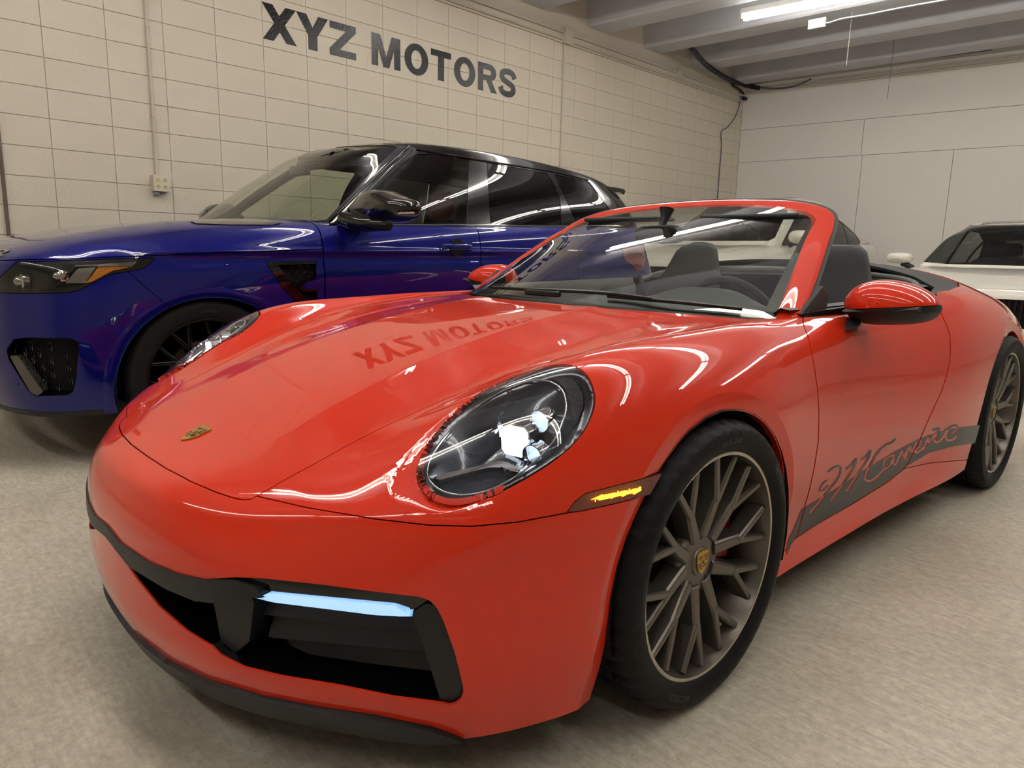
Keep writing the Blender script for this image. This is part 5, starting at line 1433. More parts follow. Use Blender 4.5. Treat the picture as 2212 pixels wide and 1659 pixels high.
# raised waist crease along the flank
zc = np.interp(RS.V[:, 1], [-.3, .2, .65, 1.7, 3.5], [.995, 1.010, 1.018, 1.035, 1.06])
w = np.clip((RS.V[:, 0]-.90)/.04, 0, 1)
RS.V[:, 0] += .007*np.exp(-np.clip((RS.V[:, 2]-zc)/.012, -9, 9)**2)*w*np.clip((RS.V[:, 1]+.3)/.2, 0, 1)-.006*w*np.exp(-((RS.V[:, 2]-zc+.045)/.03)**2)*np.clip((RS.V[:, 1]+.3)/.2, 0, 1)
_t = relit(RS, np.ones(len(RS.T), bool)); _t.N[np.abs(_t.V[:, 0]) < 1e-6, 0] = 0; _t.N /= np.linalg.norm(_t.N, axis=1)[:, None]+1e-12
RS = _t; RS0 = Surf(RS.V.copy(), RS.T.copy(), RS.N.copy())
pjR = lambda V: proj(V+RO)
r_at = make_lookup(RS0, RO)
RHOOD = [(-200, 572), (-100, 566), (0, 562.6), (146, 559), (228, 556), (360, 551), (400, 547.6), (569, 543), (697, 538), (760, 536)]
RLAMP = np.array([(37, 566), (150, 563), (230, 560), (335, 558), (322, 570), (309, 580), (277, 586), (244, 591), (220, 601), (195, 614), (171, 627), (146, 632), (60, 634), (0, 632), (-60, 628), (-40, 612), (0, 599), (20, 580)], float)
RSEAM = [(240, 556), (273, 585), (330, 633), (372, 668), (400, 690)]
RFOG = np.array([(14, 756), (29, 733), (58, 729), (154, 731), (170, 740), (170, 762), (164, 823), (158, 847), (145, 854), (77, 856), (62, 847), (19, 777)], float)
RVENT = np.array([(574, 566), (682, 564), (684, 597), (651, 610), (646, 619), (655, 627), (685, 627), (685, 652), (641, 654), (607, 617)], float)
RA = ((.02, .37), .445, .412); RAR = ((2.923, .38), .445, .415)
rh = lambda V: poly_sd(pjR(V), RHOOD, False)
rl = lambda V: poly_sd(pjR(V), RLAMP)
rs_ = lambda V: poly_sd(pjR(V), RSEAM, False)
rfog = lambda V: poly_sd(pjR(V), RFOG)
rv = lambda V: poly_sd(pjR(V), RVENT)
RLIP = .05
cutf(RS, lambda V: g_arch(V, *RA), lambda c: (c[:, 0] > .6) & (np.abs(c[:, 1]) < .7) & (c[:, 2] < .95), (0, RLIP))
cutf(RS, lambda V: g_arch(V, *RAR), lambda c: (c[:, 0] > .6) & (np.abs(c[:, 1]-2.92) < .7) & (c[:, 2] < .95), (0, RLIP))
cutf(RS, rh, lambda c: (c[:, 1] < .75) & (c[:, 2] > .85), (-1.2, 1.2))
cutf(RS, rl, lambda c: (c[:, 1] < 0) & (c[:, 0] > .3), (-.5, 1.2))
cutf(RS, rs_, lambda c: (c[:, 1] < 0) & (c[:, 0] > .7), (-.7, .7))
cutf(RS, rfog, lambda c: (c[:, 1] < -.3) & (c[:, 2] < .75), (0,))
cutf(RS, rv, lambda c: (c[:, 0] > .85) & (c[:, 1] < .8) & (c[:, 1] > .1), (0,))
YD = [(.628, .004), (1.752, .0035), (2.70, .0035)]
for y, g in YD: cutf(RS, lambda V, y=y: V[:, 1]-y, lambda c: (c[:, 0] > .7) & (c[:, 2] > .36), (-g, g))
cutf(RS, lambda V: V[:, 2]-.37, lambda c: (c[:, 1] > .55) & (c[:, 1] < 2.75) & (c[:, 0] > .6), (-.003, .003))
# grille opening on the nose
RGR = lambda V: np.maximum(np.abs(V[:, 0])-.53, np.maximum(V[:, 2]-.945, .775-V[:, 2]))
RGR2 = lambda V: np.maximum(np.abs(V[:, 0])-.60+.35*(.62-V[:, 2]), np.maximum(V[:, 2]-.62, .40-V[:, 2]))
for f in (RGR, RGR2): cutf(RS, f, lambda c: (c[:, 1] < -.6), (0,))
cutf(RS, lambda V: V[:, 2]-.285, lambda c: (c[:, 1] < -.3), (0,))
c = RS.cen(); lr = np.full(len(c), 'quarter', dtype='<U10')
hd, ll, se, fo, ve = rh(c), rl(c), rs_(c), rfog(c), rv(c)
lr[(c[:, 1] < .75)] = 'fender'
lr[(c[:, 1] < -.05) & (se > 0)] = 'bumper'; lr[(c[:, 1] < -.62)] = 'bumper'
lr[(np.abs(se) < .7) & (c[:, 1] < -.1) & (c[:, 0] > .7) & (c[:, 2] < .93)] = 'gap'
lr[(hd < -1.2) & (c[:, 1] < .75) & (c[:, 2] > .85)] = 'hood'
lr[(np.abs(hd) <= 1.2) & (c[:, 1] < .75) & (c[:, 2] > .85)] = 'gap'
sd = c[:, 0] > .7
lr[sd & (c[:, 1] > YD[0][0]) & (c[:, 1] < YD[1][0])] = 'door1'; lr[sd & (c[:, 1] > YD[1][0]) & (c[:, 1] < YD[2][0])] = 'door2'
lr[sd & (c[:, 1] > .55) & (c[:, 1] < 2.75) & (c[:, 2] < .37)] = 'sill'
for y, g in YD: lr[sd & (np.abs(c[:, 1]-y) < g) & (c[:, 2] > .36)] = 'gap'
lr[(np.abs(c[:, 2]-.37) < .003) & (c[:, 1] > .55) & (c[:, 1] < 2.75) & sd] = 'gap'
lr[(ll < 1.2) & (c[:, 1] < 0) & (c[:, 0] > .3)] = 'gap'; lr[(ll < -.5) & (c[:, 1] < 0) & (c[:, 0] > .3)] = 'lamp'
lr[(fo < 0) & (c[:, 1] < -.3) & (c[:, 2] < .75)] = 'fog'
lr[(ve < 0) & (c[:, 0] > .85) & (c[:, 1] < .8) & (c[:, 1] > .1)] = 'vent'
lr[(RGR(c) < 0) & (c[:, 1] < -.6) & (lr != 'lamp')] = 'grille'; lr[(RGR2(c) < 0) & (c[:, 1] < -.6)] = 'grille2'
lr[(c[:, 2] < .285) & (c[:, 1] < -.3)] = 'skid'
OPR = np.array([(-.2, .44), (.3, .455), (.5, .50), (.64, .56), (.77, .64), (.84, .72), (.862, 1.2), (.87, 2.0), (.868, 2.8), (.84, 3.38), (.76, 3.64), (-.2, 3.70)])
lr[(poly_sd(c[:, :2], OPR) < -.01) & (c[:, 2] > 1.1)] = 'open'
for (A, nm) in ((RA, 'lipF'), (RAR, 'lipR')):
    a = g_arch(c, *A); k = (c[:, 0] > .6) & (np.abs(c[:, 1]-A[0][0]) < .7) & (c[:, 2] < .95)
    lr[k & (a < RLIP) & ~np.isin(lr, ['gap'])] = nm; lr[k & (a < 0)] = 'arch'
for key_, nm, both in (('hood', 'hood', True), ('bumper', 'front_bumper', True), ('fender', 'fender', False), ('door1', 'front_door', False), ('door2', 'rear_door', False), ('quarter', 'rear_body', True)):
    if both: panel(nm, RS, lr == key_, M_BLU, suv, both=True)
    else: panel(nm, RS, lr == key_, M_BLU, suv); panel(nm, RS, lr == key_, M_BLU, suv, mirror=True)
panel('sill', RS, lr == 'sill', M_PBLK, suv); panel('sill', RS, lr == 'sill', M_PBLK, suv, mirror=True)
patch(RS, lr == 'skid', .002, 'skid_plate', M_BLK, suv, mirror='both')
for nm, A in (('lipF', RA), ('lipR', RAR)):
    s2 = relit(RS, lr == nm); a = g_arch(s2.V, *A); t = np.clip(1-a/RLIP, 0, 1); s2.V[:, 0] += .006*np.sin(t*math.pi*.5)-.012*t*t; s3 = relit(s2, np.ones(len(s2.T), bool)); al = np.ones(len(s3.T), bool)
    panel('arch_lip', s3, al, M_BLU, suv, rim=.03); panel('arch_lip', s3, al, M_BLU, suv, mirror=True, rim=.03)
c0 = RS0.cen(); keep = ~((rl(c0) < -4) & (c0[:, 1] < 0) & (c0[:, 0] > .3)) & ~((rfog(c0) < 3) & (c0[:, 1] < -.3) & (c0[:, 2] < .75)) & ~((rv(c0) < 3) & (c0[:, 0] > .85) & (c0[:, 1] < .8) & (c0[:, 1] > .1)) & ~((poly_sd(c0[:, :2], OPR) < .01) & (c0[:, 2] > 1.1))
keep &= ~((RGR(c0) < .01) & (c0[:, 1] < -.6)) & ~((RGR2(c0) < .01) & (c0[:, 1] < -.6))
for A in (RA, RAR): keep &= ~((np.abs(c0[:, 1]-A[0][0]) < .6) & (g_arch(c0, *A) < .03) & (c0[:, 0] > .6) & (c0[:, 2] < .95))
patch(RS0, keep, -.014, 'inner_shell', M_DARK, suv, mirror='both', rim=0)
def cavity(src, sel, depth, nm, m, par, mirror='two'):
    return patch(src, sel, -depth, nm, m, par, mirror=mirror, rim=0)
cavity(RS, lr == 'grille', .05, 'grille_back', M_DARK, suv, 'both'); cavity(RS, lr == 'grille2', .06, 'lower_grille_back', M_DARK, suv, 'both')
# honeycomb bars of the grilles
def mesh_bars(src, sel, depth, nm, m, par, cell=(.075, .026), mirror='two', r=.0035, plane='front', inside=None):
    V = src.V[np.unique(src.T[sel])]; N = src.N[np.unique(src.T[sel])]
    a = 0 if plane == 'front' else 1
    u0, u1 = V[:, a].min(), V[:, a].max(); z0, z1 = V[:, 2].min(), V[:, 2].max(); tc = src.cen()[sel]
    def near(u, z):
        d = (tc[:, a]-u)**2+(tc[:, 2]-z)**2; i = int(np.argmin(d)); return tc[i], d[i]
    mb = MB(); nz = int((z1-z0)/cell[1])+1; nu = int((u1-u0)/cell[0])+2; cnt = 0
    nrm = N.mean(0); nrm /= np.linalg.norm(nrm)
    for iz in range(nz):
        for iu in range(nu):
            u = u0+(iu+.5*(iz % 2))*cell[0]; z = z0+(iz+.5)*cell[1]
            p, d = near(u, z)
            w, h = cell[0]*.5, cell[1]*.62
            e = np.array([0, 0, 0.0]); e[a] = 1; up_ = np.array([0, 0, 1.0]); q = p-nrm*depth; q[a] = u; q[2] = z
            ring = [q+e*w, q+e*w*.45+up_*h, q-e*w*.45+up_*h, q-e*w, q-e*w*.45-up_*h, q+e*w*.45-up_*h, q+e*w]
            if (inside(np.array(ring)) > 0).any(): continue
            mb.tube(ring, r, 4, caps=False); cnt += 1
    return props(mb.build(nm, m, par), kind='stuff') if cnt else None
for k, d, gf in (('grille', .028, RGR), ('grille2', .035, RGR2)):
    o = mesh_bars(RS, lr == k, d, 'grille_mesh', M_PBLK, suv, cell=(.07, .036), r=.004, inside=gf)
    if o: mir(o, suv)
# fog vent: deep black box with honeycomb, bright inner blade
def rim_only(nm, src, sel, m, par, depth):
    o = panel(nm, src, sel, m, par, rim=depth); bm = bmesh.new(); bm.from_mesh(o.data); n = int(sel.sum()); bm.faces.ensure_lookup_table()
    bmesh.ops.delete(bm, geom=[f for f in bm.faces if f.index < n], context='FACES'); bm.to_mesh(o.data); bm.free(); return o
fv = cavity(RS, lr == 'fog', .07, 'bumper_vent', M_DARK, suv, 'one')[0]
rim_only('vent_frame', RS, lr == 'fog', M_PBLK, fv, .07)
mesh_bars(RS, lr == 'fog', .045, 'vent_mesh', M_PBLK, fv, cell=(.062, .030), r=.0028, inside=lambda P: rfog(P)+4)
px_patch('vent_blade', [(19, 770), (36, 768), (92, 848), (78, 856), (62, 847)], -.004, mat('grey_blade', srgb(88, 84, 78), .25, .4, coat=.5), fv, rim=.04, mirror='one', src=RS0, pj=pjR, ymax=-.4, zmax=.75)
mir(fv, suv)
vt = cavity(RS, lr == 'vent', .035, 'fender_vent', M_DARK, suv, 'one')[0]
rim_only('vent_frame', RS, lr == 'vent', M_PBLK, vt, .035)
px_patch('vent_bezel', [(574, 566), (682, 564), (684, 570), (600, 573), (640, 622), (664, 652), (641, 654), (607, 617)], .004, M_PBLK, vt, rim=.02, mirror='one', src=RS0, pj=pjR, ymax=.8, ymin=.1, xmin=.85)
px_patch('vent_bar', [(640, 618), (655, 606), (684, 594), (684, 600), (656, 612), (650, 620), (658, 624), (685, 625), (685, 630), (652, 630)], .003, M_PBLK, vt, rim=.02, mirror='one', src=RS0, pj=pjR, ymax=.8, ymin=.1, xmin=.85)
mesh_bars(RS, lr == 'vent', .016, 'vent_mesh', M_PBLK, vt, cell=(.045, .022), r=.0022, plane='side', inside=lambda P: rv(P)+2)
mir(vt, suv)
# headlamp
def rbowl(V):
    sd = np.clip(-rl(V)/16.0, 0, 1); return -.004-.05*(sd*sd*(3-2*sd))
hl = patch(RS, lr == 'lamp', rbowl, 'headlamp', mat('suv_lamp_bowl', srgb(38, 36, 33), .3, .3), suv, rim=0, mirror='one')[0]
def rp(nm, poly, off, m, rim=.01): return px_patch(nm, poly, off, m, hl, rim=rim, mirror='one', src=RS0, pj=pjR, ymax=.1, zmin=.7)
def z4(pts): return [(x*.16275, 430+y*.16275) for x, y in pts]
M_AMBR = mat('amber_reflector', srgb(225, 140, 20), .2, coat=.6, bump=(200, .5))
M_REFL = mat('lamp_reflector', srgb(200, 196, 190), .18, .9)
rp('amber_reflector', z4([(1300, 895), (1690, 880), (1720, 905), (1500, 945), (1370, 1010), (1250, 1090), (1140, 1108), (1220, 1010)]), -.012, M_AMBR)
rp('indicator_reflector', z4([(1040, 910), (1270, 895), (1200, 1010), (1130, 1110), (870, 1112), (960, 1000)]), -.016, M_REFL)
rp('light_blade', z4([(1000, 872), (1500, 850), (1700, 838), (1830, 825), (1740, 910), (1690, 880), (1300, 890), (990, 890)]), -.006, M_CHR, .02)
rp('lamp_divider', z4([(960, 880), (1000, 890), (850, 1060), (700, 1180), (500, 1215), (200, 1215), (200, 1195), (500, 1190), (680, 1150), (820, 1030)]), -.014, M_SAT, .02)
RF = np.array([.25, -.96, 0]); RF /= np.linalg.norm(RF); RX = np.cross(RF, [0, 0, 1.0]); RX /= np.linalg.norm(RX); RU = np.cross(RX, RF)
for (u, v, r) in ((30, 606, .036), (126, 594, .030)):
    p, n = r_at(u, v); p = p-n*.035; Mf = Matrix(((RX[0], RU[0], RF[0], p[0]), (RX[1], RU[1], RF[1], p[1]), (RX[2], RU[2], RF[2], p[2]), (0, 0, 0, 1)))
    mb = MB(); G = []
    for q in range(28):
        a = 2*math.pi*q/28; k = 1/max(abs(math.cos(a)), abs(math.sin(a)))**.45
        G.append([tuple(Mf @ Vector((rr_*k*math.cos(a), rr_*k*math.sin(a), h))) for rr_, h in ((r, -.02), (r, .006), (r*.86, .010), (r*.82, .0))])
    mb.grid(G, close_u=True); mb.build('projector_frame', M_CHR, hl, smooth=50)
    mb = MB(); G = []
    for rr_, h in ((.80, .0), (.7, .012), (.5, .022), (.25, .028), (.02, .030)): G.append([tuple(Mf @ Vector((r*rr_*math.cos(a), r*rr_*math.sin(a), h))) for a in np.linspace(0, 2*math.pi, 20, endpoint=False)])
    mb.grid(G, close_v=True); mb.build('projector_lens', M_REFL, hl, smooth=80)
patch(RS, lr == 'lamp', .001, 'lens', glass_mat('suv_lens', (.80, .80, .78, 1)), hl, rim=.004, mirror='one')
mir(hl, suv)
# hood: black louvre and front lettering
px_patch('hood_louvre', [(414, 480), (440, 476.5), (480, 474), (569, 476.5), (605, 483.5), (588, 487), (496, 486.5), (424, 484)], .004, M_PBLK, suv, rim=.01, src=RS0, pj=pjR, ymax=.6, ymin=-.4, zmin=.9)
TV, TF = text_mesh('RANGE ROVER', .052, .001)
if len(TV):
    pe, ne = r_at(20, 549); xe = pe[0]; wt = TV[:, 0].max(); sc_x = 2*xe/wt
    c9 = RS0.cen(); nose = (c9[:, 1] < -.4) & (c9[:, 2] > .93)
    cN = c9[nose]; tN = RS0.T[nose]
    V = []
    for x, y, z in TV:
        X = (x-wt/2)*sc_x; zz = pe[2]-.012+y*.85
        i = int(np.argmin((cN[:, 0]-abs(X))**2+(cN[:, 2]-zz)**2)); n_ = RS0.N[tN[i]].mean(0); n_ /= np.linalg.norm(n_)
        yy = cN[i][1]-(n_[2]*(zz-cN[i][2])+n_[0]*(abs(X)-cN[i][0]))/n_[1]
        V.append((X+(n_[0]*.003 if X > 0 else -n_[0]*.003), yy+n_[1]*.003, zz+n_[2]*.003))
    mb = MB(); mb.add(V, TF); mb.build('hood_lettering', M_PBLK, suv, recalc=False)
# parking sensors
for (u, v) in ((227, 819), (37, 828)):
    p, n = r_at(u, v); t1 = np.cross(n, [0, 0, 1.0]); t1 /= np.linalg.norm(t1); t2 = np.cross(n, t1)
    mb = MB(); G = [[p+n*h+(t1*math.cos(a)+t2*math.sin(a))*r for a in np.linspace(0, 2*math.pi, 16, endpoint=False)] for r, h in ((.013, .0), (.012, .0025), (.009, .0025), (.002, .002))]
    mb.grid(G, close_v=True); o = mb.build('parking_sensor', M_BLU, suv, smooth=40); mir(o, suv)
# tail lamp
px = px_patch('tail_lamp', [(1343, 533), (1388, 530), (1394, 560), (1388, 582), (1376, 586), (1362, 570), (1350, 563)], .003, M_TAIL, suv, rim=.02, src=RS0, pj=pjR, ymax=4.2, ymin=2.9, xmin=.6)
# ---------------------------------------------------------------- greenhouse
GS = make_surf(grid_cage(G_TOP, G_FRONT, G_SIDE, G_REAR)); GS0 = Surf(GS.V.copy(), GS.T.copy(), GS.N.copy())
WSC = np.array([(380, 470), (470, 400), (600, 335), (660, 322), (700, 320), (770, 315.5), (836, 314.5), (856, 318), (800, 373), (740, 436), (698, 481), (690, 496), (600, 500), (450, 490)], float)
WF = np.array([(732, 484.5), (791, 428), (863, 360), (887, 341), (900, 334), (928, 332.6), (1012, 344), (1009, 485), (1005, 500), (735, 500)], float)
WR = np.array([(1052, 352), (1181, 374), (1200, 406), (1209, 430), (1214, 484), (1214, 500), (1061, 500), (1060, 484)], float)
WQ = np.array([(1199, 377), (1274, 395), (1312, 446), (1338, 490), (1250, 490), (1240, 470)], float)
WINS = [('windscreen', WSC, M_GTINT, lambda c: c[:, 1] < 1.6, True), ('front_window', WF, glass_mat('suv_side_glass', (.62, .66, .58, 1)), lambda c: (c[:, 0] > .4) & (c[:, 1] > .6), False), ('rear_window', WR, M_GPRIV, lambda c: (c[:, 0] > .4) & (c[:, 1] > 1.2), False), ('quarter_window', WQ, M_GPRIV, lambda c: (c[:, 0] > .4) & (c[:, 1] > 2), False)]
for nm, poly, m, reg, both in WINS: cutf(GS, lambda V, poly=poly: poly_sd(pjR(V), poly), reg, (-.3, .7))
c = GS.cen(); lg = np.full(len(c), 'roof', dtype='<U16')
for nm, poly, m, reg, both in WINS:
    g = poly_sd(pjR(c), poly); k = reg(c); lg[k & (g < .7)] = 'gap'; lg[k & (g < -.3)] = nm
cutoff = c[:, 2] < 1.12
panel('roof', GS, (lg == 'roof'), M_PBLK, suv, both=True, rim=.01)
for nm, poly, m, reg, both in WINS:
    if both: patch(GS, lg == nm, -.002, nm, m, suv, mirror='both', rim=0)
    else: patch(GS, lg == nm, -.002, nm, m, suv, rim=0)
# bright pillar and roof strips
def strip(pxs, nm, m, w=.006, off=.004, at=make_lookup(GS0, RO)):
    P = [];
    for u, v in catmull(pxs, 6):
        p, n = at(u, v); P.append(p+n*off)
    mb = MB(); mb.tube(P, w, 6); o = mb.build(nm, m, suv, smooth=60); mir(o, suv)
strip([(704, 487), (750, 440), (820, 372), (882, 316)], 'pillar_strip', M_PBLK, .010, .006)
strip([(720, 487), (770, 438), (840, 368), (890, 322)], 'pillar_strip', M_PBLK, .007, .005)
strip([(900, 323), (1040, 347), (1200, 372), (1270, 390)], 'roof_strip', M_PBLK, .006, .004)
# belt strip
P = catmull([(.885, .72, 1.165), (.893, 1.2, 1.183), (.897, 1.75, 1.200), (.897, 2.3, 1.218), (.89, 2.9, 1.243), (.86, 3.35, 1.258)], 6)
mb = MB(); mb.tube(P, .010, 6); o = mb.build('belt_strip', M_PBLK, suv, smooth=60); mir(o, suv)
# rear spoiler
G = []
for x in np.linspace(-.62, .62, 21):
    e = abs(x)/.62; y1 = 3.74-.06*e**3; z1 = 1.605-.03*e**2
    G.append([(x, 3.42, 1.652-.06*e**3), (x, 3.55, 1.642-.05*e**3), (x, y1-.02, z1+.012), (x, y1, z1-.004), (x, y1-.015, z1-.035), (x, 3.60, z1-.02), (x, 3.48, 1.60-.05*e**2)])
mb = MB(); mb.grid(G, close_v=True); mb.add(G[0], [tuple(range(7))]); mb.add(G[-1], [tuple(range(7))]); mb.build('rear_spoiler', M_PBLK, suv, smooth=45)
# mirrors
OUT = [(766, 462), (786, 432), (797, 420), (811, 412), (838, 411), (859, 419), (880, 428), (894, 436), (895, 462), (887, 471), (870, 478), (856, 481), (830, 483), (800, 478)]
O = np.array([aty(u, v, .92+RO[1])-RO for u, v in catmull(OUT, 4, closed=True)]); cen_ = O.mean(0)
mb = MB(); rings = []
for s, d in ((.92, .05), (.98, .045), (1.0, .02), (1.0, 0), (.97, -.04), (.90, -.075), (.76, -.10), (.5, -.118), (.2, -.125)): rings.append([cen_+(p-cen_)*s+np.array([0, d, 0]) for p in O])
mb.grid(rings, close_v=True); n9 = len(O); mb.add(rings[-1], [tuple(range(n9))]); mo = mb.build('door_mirror', M_PBLK, suv, smooth=60)
mb = MB(); mb.add([p+np.array([0, .001, 0]) for p in rings[0]], [tuple(range(n9))]); mb.build('mirror_glass', M_CHR, mo)
P = [aty(u, v, .86+RO[1])-RO for u, v in ((790, 480), (830, 488), (858, 486))]
p0 = np.array([.90, .80, 1.19])
mb = MB(); mb.tube([p0, (p0+P[1])/2+[0, 0, -.005], P[1]+np.array([0, .03, .01])], [.05, .045, .035], 10); mb.build('mirror_arm', M_PBLK, mo, smooth=60)
A_ = [aty(u, v, .845+RO[1])-RO for u, v in ((832, 463), (860, 461), (894, 460))]
mb = MB(); mb.tube(A_, .006, 6); mb.build('mirror_indicator', mat('clear_lens', srgb(200, 190, 185), .1, .6), mo)
mir(mo, suv)
# door handles
for (u0, u1, v) in ((957, 1022, 534),):
    for y0, y1, z0 in ((1.43, 1.67, 1.058), (2.36, 2.60, 1.085)):
        xs = .988
        mb = MB(); P = catmull([(xs-.004, y0, z0), (xs+.028, y0+.03, z0+.002), (xs+.036, (y0+y1)/2, z0+.004), (xs+.028, y1-.03, z0+.002), (xs-.004, y1, z0)], 5)
        G = [[p+np.array([.006*math.cos(a), 0, .017*math.sin(a)]) for a in np.linspace(0, 2*math.pi, 12, endpoint=False)] for p in P]
        mb.grid(G, close_v=True); o = mb.build('door_handle', M_BLU, suv, smooth=60)
        mb = MB(); mb.lathe([(.055, .0), (.05, .001), (.0, .0012)], 24, 'x', (xs-.003, (y0+y1)/2, z0), mi=0); mb.build('handle_recess', M_DARK, o)
        mir(o, suv)
# cowl, floor pan, wells, wheels
b = MB(); b.prism([(-.80, -.55), (.80, -.55), (.90, -.40), (.90, 3.3), (.75, 3.6), (-.75, 3.6), (-.90, 3.3), (-.90, -.40)], .27, .30); b.build('floor_pan', M_DARK, suv)
for (cy, cz), ry, rz in (RA, RAR):
    for sx in (1, -1):
        mb = MB(); n = 18; G = []
        for q in range(n+1):
            an = -.2+(math.pi+.4)*q/n; G.append([(sx*x, cy+(ry+.005)*math.cos(an), cz+(rz+.005)*math.sin(an)) for x in (.96, .58)])
        mb.grid(G); mb.add([(sx*.58, cy-ry, .25), (sx*.58, cy+ry, .25), (sx*.58, cy+ry, .82), (sx*.58, cy-ry, .82)], [(0, 1, 2, 3)]); mb.build('wheel_well', M_DARK, suv)
M_BRIM = mat('black_wheel', srgb(14, 14, 15), .25, .2, coat=.4)
for cy in (0, 2.923):
    before = set(suv.children)
    make_wheel(.387, .288, .275, .825, cy, .387, suv, mrim=M_BRIM, medge=M_BRIM, label=('Continental', '275/40 R22'))
    for o in [o for o in suv.children if o not in before]: mir(o, suv)
# cabin
mb = MB(); G = []
for x in np.linspace(-.80, .80, 21):
    e = abs(x)/.8; hump = math.exp(-((x-.38)/.2)**4)
    G.append([(x, .50+.18*e**2, 1.15), (x, .75, 1.165+.01*hump), (x, .98, 1.15+.06*hump), (x, 1.05, 1.08+.04*hump), (x, 1.0, .85), (x, .9, .6)])
mb.grid(G); mb.build('dashboard', M_LEA, suv, smooth=50)
mb = MB(); ring = [np.array([.40, 1.17, 1.05])+.185*(math.cos(a)*np.array([1, 0, 0])+math.sin(a)*np.array([0, -.42, .90])) for a in np.linspace(0, 2*math.pi, 33)]
mb.tube(ring, .017, 8, caps=False); mb.tube([ring[0], np.array([.40, 1.15, 1.04]), ring[16]], .02, 6); mb.build('steering_wheel', M_LEA, suv, smooth=60)
M_SRED = mat('red_leather', srgb(96, 16, 20), .5)
for sx in (.40, -.40):
    for yy, m_ in ((1.85, M_LEA), (2.75, M_LEA)):
        fr = (0, .95, .25)
        secs = [((sx, yy-.20, .65), .22, .07, fr), ((sx, yy-.12, .85), .25, .08, fr), ((sx, yy-.04, 1.05), .25, .075, fr), ((sx, yy+.01, 1.18), .21, .06, fr), ((sx, yy+.025, 1.24), .12, .045, fr)]
        G = loft(secs); mb = MB(); mb.grid(G, close_v=True); mb.add(G[-1], [tuple(range(24))]); so_ = mb.build('seat_back', m_, suv, smooth=70)
        secs = [((sx, yy+.01, 1.26), .09, .035, fr), ((sx, yy+.015, 1.30), .125, .05, fr), ((sx, yy+.02, 1.40), .125, .05, fr), ((sx, yy+.02, 1.44), .09, .035, fr)]
        G = loft(secs); mb = MB(); mb.grid(G, close_v=True); mb.add(G[-1], [tuple(range(24))]); mb.build('headrest', M_SRED if m_ is M_LEA and yy < 2 else m_, so_, smooth=70)
mb = MB(); mb.box((-.85, .9, .58), (.85, 3.5, .60)); mb.build('cabin_floor', M_DARK, suv)
for s in (1, -1):
    mb = MB(); mb.grid([[(s*.90, y, 1.16+.03*(y-.7)/2.6), (s*.84, y, 1.14), (s*.83, y, .6)] for y in (.7, 1.6, 2.5, 3.4)]); mb.build('door_card', M_LEA, suv)
mb = MB(); mb.tube([(0, 1.05, 1.60), (0, 1.0, 1.56)], .03, 8); mb.box((-.12, .985, 1.50), (.12, 1.02, 1.57)); mb.build('interior_mirror', M_SAT, suv, bevel=.01)

